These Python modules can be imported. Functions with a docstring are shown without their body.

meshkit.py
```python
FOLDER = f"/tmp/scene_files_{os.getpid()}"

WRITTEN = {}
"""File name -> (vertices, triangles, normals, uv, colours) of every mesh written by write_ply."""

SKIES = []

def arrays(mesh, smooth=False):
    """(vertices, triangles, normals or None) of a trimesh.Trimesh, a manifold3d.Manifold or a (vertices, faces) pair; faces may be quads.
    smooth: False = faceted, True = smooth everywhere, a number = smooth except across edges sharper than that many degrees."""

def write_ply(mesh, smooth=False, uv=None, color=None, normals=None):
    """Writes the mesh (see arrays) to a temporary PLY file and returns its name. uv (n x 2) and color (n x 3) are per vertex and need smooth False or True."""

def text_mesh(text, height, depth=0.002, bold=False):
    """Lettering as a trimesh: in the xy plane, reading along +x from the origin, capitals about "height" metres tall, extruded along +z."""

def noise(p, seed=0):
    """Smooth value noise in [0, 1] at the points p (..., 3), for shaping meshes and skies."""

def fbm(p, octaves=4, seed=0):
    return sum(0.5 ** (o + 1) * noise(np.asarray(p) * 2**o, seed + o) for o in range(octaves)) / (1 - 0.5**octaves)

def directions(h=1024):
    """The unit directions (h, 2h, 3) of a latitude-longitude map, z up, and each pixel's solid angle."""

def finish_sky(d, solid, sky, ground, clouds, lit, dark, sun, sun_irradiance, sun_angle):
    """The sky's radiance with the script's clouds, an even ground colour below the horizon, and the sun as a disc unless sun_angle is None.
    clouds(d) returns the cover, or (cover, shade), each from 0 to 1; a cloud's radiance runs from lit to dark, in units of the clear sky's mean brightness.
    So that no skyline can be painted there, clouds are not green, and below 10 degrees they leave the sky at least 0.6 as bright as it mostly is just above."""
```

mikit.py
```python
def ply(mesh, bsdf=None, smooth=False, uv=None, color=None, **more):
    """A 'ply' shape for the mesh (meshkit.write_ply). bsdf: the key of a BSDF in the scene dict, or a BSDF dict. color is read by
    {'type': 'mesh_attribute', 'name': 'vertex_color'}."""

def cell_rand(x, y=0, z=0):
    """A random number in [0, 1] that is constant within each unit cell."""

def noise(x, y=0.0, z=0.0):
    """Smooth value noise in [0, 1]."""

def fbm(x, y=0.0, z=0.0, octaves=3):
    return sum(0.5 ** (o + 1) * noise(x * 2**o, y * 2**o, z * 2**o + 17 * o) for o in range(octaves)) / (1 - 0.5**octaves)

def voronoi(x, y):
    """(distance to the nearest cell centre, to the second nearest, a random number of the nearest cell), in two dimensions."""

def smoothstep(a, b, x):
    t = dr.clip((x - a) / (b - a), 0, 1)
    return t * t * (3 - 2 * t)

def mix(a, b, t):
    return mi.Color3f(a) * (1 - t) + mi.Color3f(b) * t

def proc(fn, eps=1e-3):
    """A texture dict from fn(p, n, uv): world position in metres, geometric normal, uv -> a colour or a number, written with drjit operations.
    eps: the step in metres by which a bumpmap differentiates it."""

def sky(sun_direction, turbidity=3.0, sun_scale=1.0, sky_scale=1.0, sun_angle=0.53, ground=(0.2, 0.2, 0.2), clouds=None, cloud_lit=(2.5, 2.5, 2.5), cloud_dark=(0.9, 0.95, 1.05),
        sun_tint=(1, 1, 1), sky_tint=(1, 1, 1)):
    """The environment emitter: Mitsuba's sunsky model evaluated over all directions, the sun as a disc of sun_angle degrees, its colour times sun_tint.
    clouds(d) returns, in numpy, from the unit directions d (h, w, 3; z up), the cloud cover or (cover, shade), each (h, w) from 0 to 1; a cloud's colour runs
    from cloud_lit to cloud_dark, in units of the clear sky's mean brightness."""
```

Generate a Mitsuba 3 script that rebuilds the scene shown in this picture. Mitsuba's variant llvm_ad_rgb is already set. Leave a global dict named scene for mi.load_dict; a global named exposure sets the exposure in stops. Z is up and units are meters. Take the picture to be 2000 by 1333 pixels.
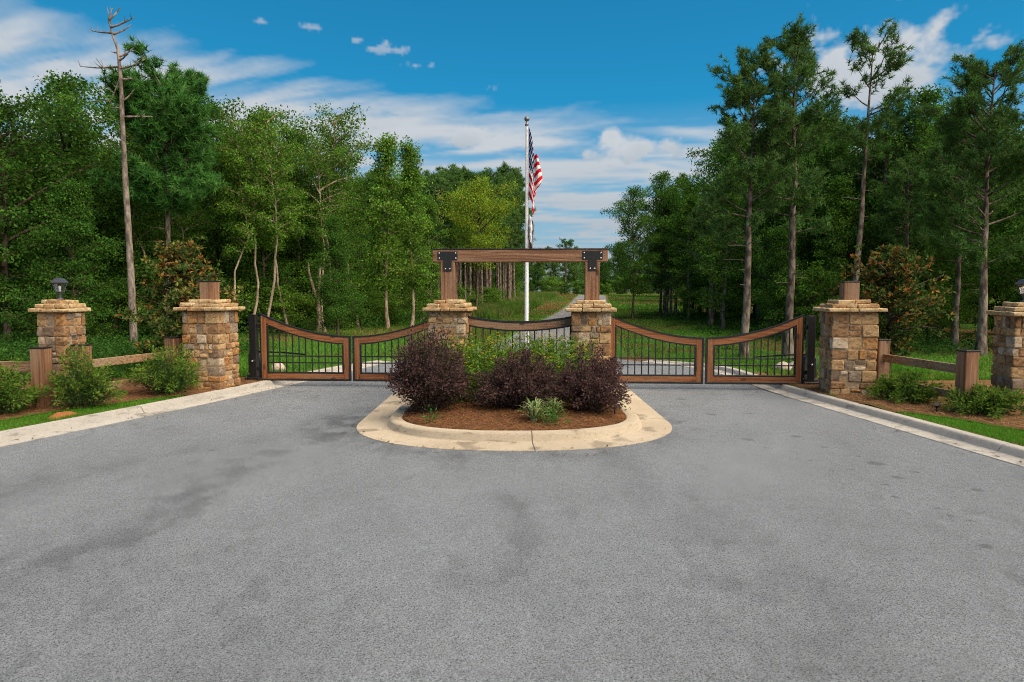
import math, numpy as np, trimesh, mitsuba as mi, mikit, meshkit
import drjit as dr
from mikit import noise, fbm, voronoi, cell_rand, smoothstep, mix
from scipy.spatial import ConvexHull
T = mi.ScalarTransform4f
scene, labels = {}, {}
PI = math.pi

# ------------------------------------------------------------------ camera, sky, exposure
EYE = 1.75
PITCH = math.radians(4.14)
scene['camera'] = {'type': 'perspective', 'fov': 73.74, 'fov_axis': 'x', 'near_clip': 0.05, 'far_clip': 3000.0,
                   'to_world': T().look_at(origin=[0, 0, EYE], target=[0, math.cos(PITCH), EYE - math.sin(PITCH)], up=[0, 0, 1])}
exposure = 2.2

def rfbm(x, y, octaves, seed):
    """layered noise whose octaves are turned against each other, so that no lattice shows"""
    out, a, tot = 0, 1.0, 0.0
    for o in range(octaves):
        t = 0.6 + 1.1 * o
        xr_, yr_ = x * math.cos(t) - y * math.sin(t), x * math.sin(t) + y * math.cos(t)
        out = out + a * meshkit.noise(np.stack([xr_ * 2.03 ** o + 3.1 * o, yr_ * 2.03 ** o, 0 * x + .37 * o], -1), seed + o); tot += a; a *= .55
    return out / tot
def clouds(d):
    az = np.degrees(np.arctan2(d[..., 0], d[..., 1])); el = np.degrees(np.arcsin(np.clip(d[..., 2], -1, 1)))
    zc = np.maximum(d[..., 2], 0.04)
    q = np.stack([d[..., 0] / (zc + 0.12), d[..., 1] / (zc + 0.12), 0 * zc], -1)        # a flat layer high above
    wx, wy = rfbm(q[..., 0] * .9, q[..., 1] * .9, 3, 5) - .5, rfbm(q[..., 0] * .9 + 9, q[..., 1] * .9, 3, 6) - .5
    sx, sy = q[..., 0] + 1.1 * wx, q[..., 1] + .55 * q[..., 0] * .3 + .5 * wy
    streak = rfbm(sx * .9, sy * 3.6, 6, 11)
    fine = rfbm(sx * 3.4 + .8 * wy, sy * 12.0 + 2 * wx, 5, 23)
    big = meshkit.fbm(np.stack([az / 26, el / 9, 0 * el + 7.3], -1), 4, 31)
    edge = np.interp(az, [-180, -60, -37, -22, -12, -5, 0, 15, 30, 60, 180], [17, 18.5, 19.6, 18.2, 17.6, 16.6, 15.6, 15.2, 13, 15, 17])
    lay = np.clip((edge - el + (big - 0.5) * 6 + (fine - .5) * 4) / 3.2, 0, 1)
    cirrus = lay * np.clip(0.80 + 2.3 * (streak - 0.46) + 2.0 * (fine - 0.5), 0.06, 0.92)
    low = np.clip((15 - el) / 12, 0, 1) * 0.68
    cover = np.maximum(cirrus, low * (0.75 + 0.5 * big))
    high = np.clip((rfbm(sx * .6 + 40, sy * 1.8, 5, 77) - 0.60) * 3.0, 0, 0.6) * np.clip((el - 22) / 10, 0, 1)
    cover = np.maximum(cover, high)
    shade = np.clip(0.55 - 0.5 * fine + np.clip((12 - el) / 14, 0, 0.55), 0, 1)
    puffs = [(9.0, 11.4, 4.1, 1.75), (-3.2, 12.4, 2.7, 1.1), (27.0, 15.2, 6.0, 3.8), (-21.5, 12.8, 4.0, 1.0), (4.6, 24.2, 4.0, 1.2), (17, 22.4, 1.2, .45), (30, 20.2, 1.2, .5),
             (-10.0, 18.7, 1.6, .45), (-7.4, 17.6, 1.0, .3), (-1.7, 16.2, .9, .25), (-12.5, 19.2, .7, .22), (-26, 11, 3, 1.0), (-14.5, 10.2, 3.4, .8), (48, 14, 6, 2.5), (-52, 15, 6, 2.2), (75, 18, 7, 3), (-80, 20, 8, 3),
             (110, 22, 8, 3.4), (150, 17, 9, 3), (-120, 18, 8, 3), (-160, 24, 9, 3.4), (-15.8, 19.8, .8, .2), (-20, 19.8, .9, .2)]
    for a, e, sa, se in puffs:
        wa = (az - a + 180) % 360 - 180
        n1 = np.full(az.shape, .5); near = (np.abs(wa) < 2.2 * sa) & (np.abs(el - e) < 2.6 * se)
        n1[near] = rfbm(az[near] / (1.5 if sa > 2 else .55) + 7 * a, el[near] / (1.1 if sa > 2 else .30), 5, 41)
        r = np.sqrt((wa / sa) ** 2 + (np.where(el < e, (el - e) * 1.6, el - e) / se) ** 2)
        c = near * np.clip((1.0 - r + (n1 - 0.5) * (2.4 if sa > 2 else 3.4)) * (1.7 if sa > 2 else .8), 0, 0.93 if sa > 2 else .5)
        s = np.clip(0.34 - (el - e) / se * 0.42 + (n1 - 0.5) * 0.8, 0.0, 1)
        shade = np.where(c > cover * 0.7, s * c + shade * (1 - c), shade)
        cover = np.maximum(cover, c)
    return cover, shade

scene['sky'] = mikit.sky((0.60, -0.42, 0.88), turbidity=2.6, sun_scale=1.2, sky_scale=0.70, sun_angle=75.0, ground=(0.10, 0.11, 0.08), clouds=clouds,
                         cloud_lit=(2.9, 2.97, 3.05), cloud_dark=(1.85, 2.03, 2.25), sun_tint=(1.0, 0.985, 0.965), sky_tint=(0.13, 0.97, 1.12))

# ------------------------------------------------------------------ helpers
_used = set()
def numbered(name):
    if name not in _used:
        _used.add(name); return name
    k = 1
    while f'{name}_{k:03d}' in _used: k += 1
    _used.add(f'{name}_{k:03d}'); return f'{name}_{k:03d}'

_count = {}
def obj(name, mesh, bsdf, parent=None, smooth=False, color=None, label=None, kind=None, uv=None):
    full = (parent + '__' + name) if parent else name
    n = _count.get(full, 0); _count[full] = n + 1
    key = full if n == 0 else f'{full}_{n:03d}'
    if not parent:
        _used.add(key)
    if bsdf in STONES or bsdf in WOODS:                       # one material each; its palette entry is told by a constant uv
        mesh = meshkit.arrays(mesh, smooth)[:2]
        smooth = smooth is not False
        uv = np.tile([STONE_ID[bsdf] + .5, 0.5] if bsdf in STONES else WOODS[bsdf], (len(mesh[0]), 1))
        bsdf = 'stone' if bsdf in STONES else 'wood'
    scene[key] = mikit.ply(mesh, bsdf, smooth=smooth, color=color, uv=uv)
    if label or kind:
        labels[key] = {}
        if label: labels[key]['label'] = label
        if kind: labels[key]['kind'] = kind
    return key

def thing(name, label, cat, group=None, kind=None):
    key = numbered(name); _count[key] = 1
    labels[key] = {'label': label, 'category': cat}
    if group: labels[key]['group'] = group
    if kind: labels[key]['kind'] = kind
    return key

def tag(key, label, cat, group=None, kind=None):
    labels[key] = {'label': label, 'category': cat}
    if group: labels[key]['group'] = group
    if kind: labels[key]['kind'] = kind
    return key

class MB:
    """collects vertices, triangles and colours of one mesh"""
    def __init__(s): s.v, s.f, s.c, s.n = [], [], [], 0
    def add(s, v, f, c=None):
        v = np.asarray(v, float); f = np.asarray(f, int)
        if f.shape[1] == 4: f = np.vstack([f[:, [0, 1, 2]], f[:, [0, 2, 3]]])
        s.v.append(v); s.f.append(f + s.n); s.n += len(v)
        s.c.append(np.broadcast_to(np.asarray((1, 1, 1) if c is None else c, float), v.shape))
        return s
    def mesh(s): return np.vstack(s.v), np.vstack(s.f)
    def color(s): return np.vstack(s.c)

def rotz(v, a):
    v = np.asarray(v, float); c, s = math.cos(a), math.sin(a)
    return np.stack([v[:, 0] * c - v[:, 1] * s, v[:, 0] * s + v[:, 1] * c, v[:, 2]], 1)
def put(v, loc, a=0.0): return rotz(v, a) + np.asarray(loc, float)
def unit(a): return a / np.maximum(np.linalg.norm(a, axis=-1, keepdims=True), 1e-9)

_S = np.array([[x, y, z] for x in (-1, 1) for y in (-1, 1) for z in (-1, 1)], float)
_cv = []
for s_ in _S:
    for ax in range(3):
        _cv.append((s_, ax))
_CS = np.array([a for a, _ in _cv]); _CA = np.array([b for _, b in _cv])
def _chv(lo, hi, c):
    lo, hi = np.asarray(lo, float), np.asarray(hi, float)
    mid, half = (lo + hi) / 2, (hi - lo) / 2
    c = min(c, 0.45 * half.min())
    out = _CS * half
    for k in range(3):
        out[:, k] -= np.where(_CA != k, _CS[:, k] * c, 0)
    return out + mid
_h = ConvexHull(_chv((-1, -1, -1), (1, 1, 1), 0.2))
_p = _chv((-1, -1, -1), (1, 1, 1), 0.2); _CF = []
for t_ in _h.simplices:
    a_, b_, c_ = _p[t_]
    _CF.append(t_ if np.dot(np.cross(b_ - a_, c_ - a_), a_ + b_ + c_) > 0 else t_[::-1])
_CF = np.array(_CF)
def cbox(lo, hi, c=0.006, jit=0.0, rng=None):
    """a box with chamfered edges"""
    v = _chv(lo, hi, c)
    if jit: v = v + rng.uniform(-jit, jit, v.shape)
    return v, _CF

def tube(P, R, sides=8, cap=True):
    P = np.asarray(P, float); R = np.broadcast_to(np.asarray(R, float), (len(P),))
    tan = unit(np.gradient(P, axis=0))
    ref = np.array([0, 0, 1.0]) if abs(tan[0, 2]) < 0.9 else np.array([1.0, 0, 0])
    x = unit(np.cross(tan, ref)); y = np.cross(tan, x)
    a = np.arange(sides) / sides * 2 * PI
    v = (P[:, None] + R[:, None, None] * (np.cos(a)[None, :, None] * x[:, None] + np.sin(a)[None, :, None] * y[:, None])).reshape(-1, 3)
    f = []
    i = np.arange(sides); j = (i + 1) % sides
    for k in range(len(P) - 1):
        f.append(np.stack([k * sides + i, (k + 1) * sides + i, (k + 1) * sides + j], 1))
        f.append(np.stack([k * sides + i, (k + 1) * sides + j, k * sides + j], 1))
    if cap:
        v = np.vstack([v, P[:1], P[-1:]]); n = len(P) * sides
        f.append(np.stack([i, j, i * 0 + n], 1)); f.append(np.stack([(len(P) - 1) * sides + j, (len(P) - 1) * sides + i, i * 0 + n + 1], 1))
    return v, np.vstack(f)

def bar(p0, p1, w, d, side=(0, 1, 0), c=0.003):
    """a square bar from p0 to p1; w across in the plane, d along side"""
    p0, p1 = np.asarray(p0, float), np.asarray(p1, float)
    L = np.linalg.norm(p1 - p0); u = (p1 - p0) / L; s = unit(np.asarray(side, float)); n = np.cross(s, u)
    v, f = cbox((-w / 2, -d / 2, 0), (w / 2, d / 2, L), c)
    return p0 + v[:, :1] * n + v[:, 1:2] * s + v[:, 2:] * u, f

def lathe(profile, n=20):
    r, z = np.array(profile, float).T
    a = np.arange(n) / n * 2 * PI
    v = np.stack([np.outer(r, np.cos(a)), np.outer(r, np.sin(a)), np.outer(z, np.ones(n))], -1).reshape(-1, 3)
    i = np.arange(n); j = (i + 1) % n
    f = np.vstack([np.stack([k * n + i, k * n + j, (k + 1) * n + j, (k + 1) * n + i], 1) for k in range(len(r) - 1)])
    return v, np.vstack([f[:, [0, 1, 2]], f[:, [0, 2, 3]]])

def band(x, zlo, zhi, y0, y1):
    """a solid between two curves zlo(x) and zhi(x), from y0 to y1"""
    n = len(x)
    v = np.vstack([np.stack([x, np.full(n, y), z], 1) for y in (y0, y1) for z in (zlo, zhi)])
    f = []
    def q(a, b, c, d): f.append([a, b, c, d])
    for k in range(n - 1):
        q(k, k + 1, n + k + 1, n + k)
        q(2 * n + k + 1, 2 * n + k, 3 * n + k, 3 * n + k + 1)
        q(n + k, n + k + 1, 3 * n + k + 1, 3 * n + k)
        q(k + 1, k, 2 * n + k, 2 * n + k + 1)
    q(0, n, 3 * n, 2 * n); q(n - 1, 3 * n - 1, 4 * n - 1, 2 * n - 1)
    return v, np.array(f)

def rgb(*c): return {'type': 'rgb', 'value': list(c)}
def two(b): return {'type': 'twosided', 'b': b}
def bump(b, fn, scale, eps=1e-3):
    return {'type': 'bumpmap', 'arbitrary': mikit.proc(fn, eps), 'scale': scale, 'b': b}

# ------------------------------------------------------------------ materials
# oil spots and damp-looking stains on the right lane (x, y, half length), scuffed tyre paths (polylines), all in metres on the drive
SPOTS = [(2.85, 9.64, .081), (3.42, 9.71, .055), (2.8, 8.0, .075), (3.45, 8.17, .077), (3.71, 6.85, .09), (3.63, 6.34, .06), (3.92, 6.53, .05), (3.27, 5.71, .036), (3.13, 6.57, .03), (3.35, 6.62, .037), (3.1, 6.98, .03),
         (3.44, 5.41, .038), (3.43, 5.23, .03), (3.51, 5.1, .026), (4.12, 5.93, .046), (3.27, 4.6, .05), (2.76, 11.04, .083), (3.38, 6.1, .043), (3.12, 5.28, .026), (2.85, 7.56, .035), (3.52, 7.59, .045), (3.69, 7.18, .037),
         (2.97, 8.89, .036), (-3.33, 7.44, .05)]
PATHS = [((-2.0, 9.4), (-2.3, 8.4), (-2.55, 6.98), (-2.79, 5.2), (-3.13, 4.06), (-3.9, 2.2)), ((-2.5, 9.5), (-2.76, 8.25), (-3.78, 7.09), (-4.33, 5.66), (-4.7, 4.0)), ((1.2, 7.2), (1.35, 5.89), (1.45, 4.97), (1.65, 3.32), (1.8, 2.0)),
         ((-.08, 5.8), (-.03, 4.2))]
def path_dist(x, y, pts):
    out = mi.Float(99.)
    for (ax, ay), (bx, by) in zip(pts[:-1], pts[1:]):
        dx, dy = bx - ax, by - ay
        t = dr.clip(((x - ax) * dx + (y - ay) * dy) / (dx * dx + dy * dy), 0, 1)
        out = dr.minimum(out, dr.square(x - ax - t * dx) + dr.square(y - ay - t * dy))
    return dr.sqrt(out)
def asphalt_col(p, n, uv):
    x, y = p.x, p.y
    d1, d2, r = voronoi(x * 118, y * 118)
    e1, e2, r2 = voronoi(x * 240 + 7, y * 240)
    g = 0.90 + 0.55 * (r - 0.5) + 0.50 * (r2 - .5) - 0.50 * smoothstep(0.5, 0.85, d1)
    big = fbm(x * 0.45, y * 0.28, 2.0, 3)
    mid = fbm(x * 2.1 + 9, y * 1.2, 5.0, 4)
    fin = fbm(x * 11, y * 9, 3.0, 3)
    wob = .4 * (noise(x * 1.1, y * .8, 4.) - .5) + .25 * (fbm(x * 6, y * 4, 7., 3) - .5) + .10 * (noise(x * 40, y * 30, 7.) - .5)
    rough = smoothstep(.38, .60, fbm(x * 5, y * 3.4, 8., 4))
    band = mi.Float(0.)
    for pts, w, k in zip(PATHS, (.30, .34, .42, .16), (.25, .17, .13, .19)):
        band = dr.maximum(band, k * smoothstep(w, w * .25, path_dist(x + wob, y, pts)))
    ring = dr.sqrt(dr.square(x * .93) + dr.square((y - 9.1) * 1.15))
    skirt = .24 * smoothstep(2.75, 2.1, ring + wob)
    sx, sy = x + .03 * (noise(x * 16, y * 16, 1.) - .5), y + .05 * (noise(x * 16, y * 16, 5.) - .5)
    spot = mi.Float(9.)
    for a, b, h in SPOTS:
        spot = dr.minimum(spot, (dr.square((sx - a) / h) + dr.square((sy - b) / (h * .95))))
    spot = smoothstep(1.25, .55, spot)
    fleck = smoothstep(.70, .76, fbm(x * 5.2 + 30, y * 3.0, 3., 3))
    tone = 0.95 + 0.20 * (big - .5) + 0.22 * (mid - .5) + .22 * (fin - .5)
    tone = tone * (1 - (band + skirt) * (.25 + .85 * rough)) * (1 - .42 * spot) * (1 - .14 * fleck)
    seam = smoothstep(0.018, 0.006, dr.abs(y - 11.72 + 0.06 * x + .01 * noise(x * 9, 1.))) * smoothstep(4.3, 4.2, dr.abs(x))
    return mi.Color3f(0.163, 0.179, 0.201) * g * tone * (1 - .45 * seam)
def asphalt_h(p, n, uv):
    d1, d2, r = voronoi(p.x * 118, p.y * 118)
    return (1 - d1) * (0.5 + 0.5 * r)
scene['asphalt'] = two(bump({'type': 'principled', 'base_color': mikit.proc(asphalt_col), 'roughness': 0.72, 'specular': 0.35}, asphalt_h, 0.0016, 2e-3))
def asphalt2(p, n, uv):
    return mi.Color3f(0.20, 0.205, 0.215) * (0.75 + 0.5 * fbm(p.x * 1.5, p.y * .5, 1., 4)) * (.85 + .3 * cell_rand(p.x * 60, p.y * 60))
scene['asphalt_far'] = two({'type': 'diffuse', 'reflectance': mikit.proc(asphalt2)})

def concrete_col(p, n, uv):
    g = fbm(p.x * 3, p.y * 3, p.z * 3 + 2, 4); s = fbm(p.x * 40, p.y * 40, p.z * 40, 3); st = smoothstep(.55, .75, fbm(p.x * 5 + 4, p.y * 5, p.z * 16, 4))
    sp = smoothstep(.80, .86, noise(p.x * 70, p.y * 70, p.z * 70))
    return mix((0.27, 0.258, 0.238), (0.35, 0.335, 0.31), g) * (0.84 + .32 * s) * (1 - .38 * st) * (1 - .35 * sp)
def concrete_warm(p, n, uv):
    g = fbm(p.x * 2.6, p.y * 2.6, p.z * 3 + 2, 4); s = fbm(p.x * 40, p.y * 40, p.z * 40, 3); st = smoothstep(.55, .72, fbm(p.x * 4 + 4, p.y * 4, p.z * 20, 4))
    sp = smoothstep(.80, .86, noise(p.x * 60, p.y * 60, p.z * 60))
    return mix((0.30, 0.25, 0.185), (0.39, 0.335, 0.26), g) * (0.84 + .32 * s) * (1 - .40 * st) * (1 - .35 * sp)
scene['concrete'] = two({'type': 'principled', 'base_color': mikit.proc(concrete_col), 'roughness': 0.85, 'specular': 0.25})
scene['concrete_island'] = two({'type': 'principled', 'base_color': mikit.proc(concrete_warm), 'roughness': 0.85, 'specular': 0.25})

def ground_col(p, n, uv):
    a = fbm(p.x * 0.35, p.y * 0.25, 1., 4); b = fbm(p.x * 6, p.y * 6, 2., 4); c = noise(p.x * 45, p.y * 45)
    grass = mix((0.045, 0.11, 0.02), (0.09, 0.18, 0.035), b) * (0.7 + .6 * c)
    straw = mix((0.10, 0.055, 0.028), (0.20, 0.125, 0.06), b) * (0.7 + .6 * c)
    t = smoothstep(.50, .62, a + .18 * (b - .5))
    bed = smoothstep(0.2, -0.2, p.y - 14.0 + .6 * (b - .5))
    return mix(mix(grass, straw, t), straw, bed)
scene['soil'] = two({'type': 'diffuse', 'reflectance': mikit.proc(ground_col)})
def mulch_col(p, n, uv):
    a = fbm(p.x * 5, p.y * 5, 1., 4); b = fbm(p.x * 40, p.y * 70, 4., 3); c = fbm(p.x * 70 + 4, p.y * 35, 9., 3)
    return mix((0.062, 0.033, 0.020), (0.22, 0.118, 0.064), .15 + .6 * dr.maximum(b, c) + .4 * (a - .5))
def mulch_h(p, n, uv): return fbm(p.x * 40, p.y * 70, 4., 3) + fbm(p.x * 70 + 4, p.y * 35, 9., 3)
scene['mulch'] = two(bump({'type': 'diffuse', 'reflectance': mikit.proc(mulch_col)}, mulch_h, 0.012, 4e-3))
scene['straw_pieces'] = two({'type': 'diffuse', 'reflectance': {'type': 'mesh_attribute', 'name': 'vertex_color'}})

STONES = {'stone_tan': ((.44, .27, .13), (.56, .38, .20), (.27, .155, .08)), 'stone_grey': ((.27, .20, .145), (.38, .295, .215), (.16, .115, .085)),
          'stone_pale': ((.50, .39, .27), (.62, .51, .38), (.34, .22, .13)), 'stone_brown': ((.28, .155, .075), (.40, .235, .12), (.15, .085, .05)),
          'stone_rust': ((.42, .20, .07), (.52, .29, .12), (.24, .11, .05)), 'stone_dark': ((.145, .10, .075), (.23, .165, .12), (.33, .21, .12)),
          'cap_gold': ((.50, .35, .18), (.60, .46, .275), (.34, .20, .10)), 'mortar': ((.36, .25, .15), (.43, .32, .205), (.28, .19, .115))}
STONE_ID = {k: i for i, k in enumerate(STONES)}
def pick(i, cols):
    out = mi.Color3f(cols[-1])
    for j in range(len(cols) - 2, -1, -1): out = dr.select(i < j + 1, mi.Color3f(cols[j]), out)
    return out
def stone_col(p, n, uv):
    i = uv.x
    a, b, spot = (pick(i, [c[k] for c in STONES.values()]) for k in range(3))
    g = fbm(p.x * 9 + i, p.y * 9, p.z * 9, 3); s = fbm(p.x * 45, p.y * 45, p.z * 45 + i, 2); m = smoothstep(.54, .68, fbm(p.x * 16 + 3 * i, p.y * 16, p.z * 22, 3))
    return mix(mix(a, b, smoothstep(.25, .75, g)), spot, .8 * m) * (0.46 + .56 * s)
def stone_h(p, n, uv): return fbm(p.x * 22, p.y * 22, p.z * 30, 4)
scene['stone'] = two(bump({'type': 'principled', 'base_color': mikit.proc(stone_col), 'roughness': 0.85, 'specular': 0.2}, stone_h, 0.006, 2e-3))

# wood: uv says along which axis the grain runs (0.25 across the drive, 0.75 upright) and which of three timbers it is
WOOD_TONES = [((.165, .056, .020), (.285, .112, .045), (.24, .12, .06)), ((.135, .062, .032), (.26, .142, .082), (.25, .165, .11)), ((.17, .095, .05), (.31, .20, .115), (.25, .19, .13))]
WOODS = {n + s: ((.25 if s == '_along' else .75), i + .5) for i, n in enumerate(('gate_wood', 'beam_wood', 'rail_wood')) for s in ('_along', '_upright')}
def wood_axes(p, uv):
    up = uv.x > .5
    return dr.select(up, p.z, p.x), p.y, dr.select(up, p.x, p.z)
def wood_col(p, n, uv):
    a, b, c = wood_axes(p, uv)
    dark, light, grey = (pick(uv.y, [t[k] for t in WOOD_TONES]) for k in range(3))
    w = noise(a * 1.6, b * 5, c * 5) * .05
    g = fbm(a * 1.3, (b + w) * 34, (c + w) * 34, 3); h = noise(a * 3.5, b * 150, c * 150)
    bl = fbm(a * 1.1 + 5, b * 4, c * 4, 2)
    k1, k2, kr = voronoi(a * 2.2 + 3.7, (b + c) * 5.0)
    knot = smoothstep(.16, .07, k1) * smoothstep(.55, .6, kr)
    crack = smoothstep(.72, .80, fbm(a * .9 + 11, b * 60, c * 60, 2))
    col = mix(dark, light, smoothstep(.28, .72, g)) * (.82 + .36 * h)
    return mix(mix(col, grey, smoothstep(.5, .75, bl) * .6), (.03, .017, .01), dr.maximum(.75 * knot, .7 * crack))
def wood_h(p, n, uv):
    a, b, c = wood_axes(p, uv)
    return fbm(a * 1.5, b * 50, c * 50, 2)
scene['wood'] = two(bump({'type': 'principled', 'base_color': mikit.proc(wood_col), 'roughness': .6, 'specular': .3}, wood_h, 0.004, 2e-3))
scene['black_metal'] = two({'type': 'principled', 'base_color': rgb(.012, .012, .013), 'roughness': .38, 'specular': .5})
scene['box_metal'] = two({'type': 'principled', 'base_color': rgb(.03, .031, .034), 'roughness': .45, 'specular': .5})
scene['bolt_metal'] = two({'type': 'roughconductor', 'material': 'Al', 'alpha': .3})
scene['white_paint'] = two({'type': 'principled', 'base_color': rgb(.72, .73, .75), 'roughness': .3, 'specular': .5})
scene['grey_steel'] = two({'type': 'principled', 'base_color': rgb(.18, .18, .19), 'roughness': .4, 'metallic': .6})
scene['lamp_metal'] = two({'type': 'principled', 'base_color': rgb(.045, .05, .065), 'roughness': .4, 'specular': .5})
scene['lamp_glass'] = {'type': 'thindielectric', 'int_ior': 1.5}
scene['lamp_bulb'] = two({'type': 'principled', 'base_color': rgb(.75, .75, .72), 'roughness': .4})
def boulder_col(p, n, uv): return mix((.42, .34, .28), (.56, .49, .43), fbm(p.x * 6, p.y * 6, p.z * 6, 4)) * (.75 + .5 * fbm(p.x * 40, p.y * 40, p.z * 40, 3))
scene['boulder_rock'] = two({'type': 'diffuse', 'reflectance': mikit.proc(boulder_col)})
def clay_col(p, n, uv): return mix((.22, .08, .03), (.33, .14, .06), fbm(p.x * 20, p.y * 20, p.z * 20, 4)) * (.7 + .6 * noise(p.x * 120, p.y * 120, p.z * 120))
scene['red_clay'] = two({'type': 'diffuse', 'reflectance': mikit.proc(clay_col)})
def bark_fn(dark, light):
    def fn(p, n, uv):
        g = fbm(p.x * 14, p.y * 14, p.z * 4, 4); r = fbm(p.x * 40, p.y * 40, p.z * 16, 3); b = noise(p.x * .6, p.y * .6, p.z * .5)
        return mix(dark, light, smoothstep(.3, .7, g)) * (.6 + .8 * r) * (.75 + .5 * b)
    return fn
def bark_h(p, n, uv): return fbm(p.x * 16, p.y * 16, p.z * 5, 4)
scene['pine_bark'] = two(bump({'type': 'diffuse', 'reflectance': mikit.proc(bark_fn((.075, .055, .046), (.24, .195, .165)))}, bark_h, .03, 5e-3))
scene['dead_bark'] = two({'type': 'diffuse', 'reflectance': mikit.proc(bark_fn((.10, .082, .07), (.27, .225, .192)))})
scene['pale_bark'] = two({'type': 'diffuse', 'reflectance': mikit.proc(bark_fn((.20, .15, .11), (.40, .32, .25)))})
scene['dark_bark'] = two({'type': 'diffuse', 'reflectance': mikit.proc(bark_fn((.05, .038, .028), (.15, .115, .085)))})
VC = {'type': 'mesh_attribute', 'name': 'vertex_color'}
scene['leaf'] = {'type': 'principledthin', 'base_color': VC, 'roughness': .5, 'diff_trans': .7, 'eta': 1.35}
scene['needle'] = {'type': 'principledthin', 'base_color': VC, 'roughness': .5, 'diff_trans': .35, 'eta': 1.35}
scene['leathery_leaf'] = {'type': 'principledthin', 'base_color': VC, 'roughness': .32, 'diff_trans': .15, 'eta': 1.5}
scene['petal'] = {'type': 'principledthin', 'base_color': VC, 'roughness': .6, 'diff_trans': .7, 'eta': 1.3}

# ------------------------------------------------------------------ ground, roads, kerbs
def sstep(a, b, x):
    t = np.clip((np.asarray(x, float) - a) / (b - a), 0, 1); return t * t * (3 - 2 * t)
def rise(y): return 1.1 * sstep(50, 130, y)
L_Y = [-8, 4, 7.65, 9.64, 11.75, 13.27, 13.9, 15.3, 16.9, 18.5, 21, 25, 31.6, 46, 76, 102, 124, 132, 138, 142]
L_X = [-11, -7.1, -5.74, -5.06, -4.41, -4.02, -3.8, -3.42, -3.1, -2.3, -1.0, -.15, .45, 2.4, 6.3, 9.4, 12.2, 11, 4, -12]
R_Y = [-8, 4, 7.07, 8.67, 11.96, 14.05, 15.1, 16.2, 16.8, 17.6, 20, 25, 31.6, 46, 76, 102, 118, 128, 134, 140]
R_X = [7.2, 5.45, 5.06, 4.89, 4.49, 4.5, 4.42, 4.1, 3.4, 2.75, 2.9, 3.5, 4.5, 6.6, 10.7, 14.0, 16.2, 16.4, 14.5, 6]
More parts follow.
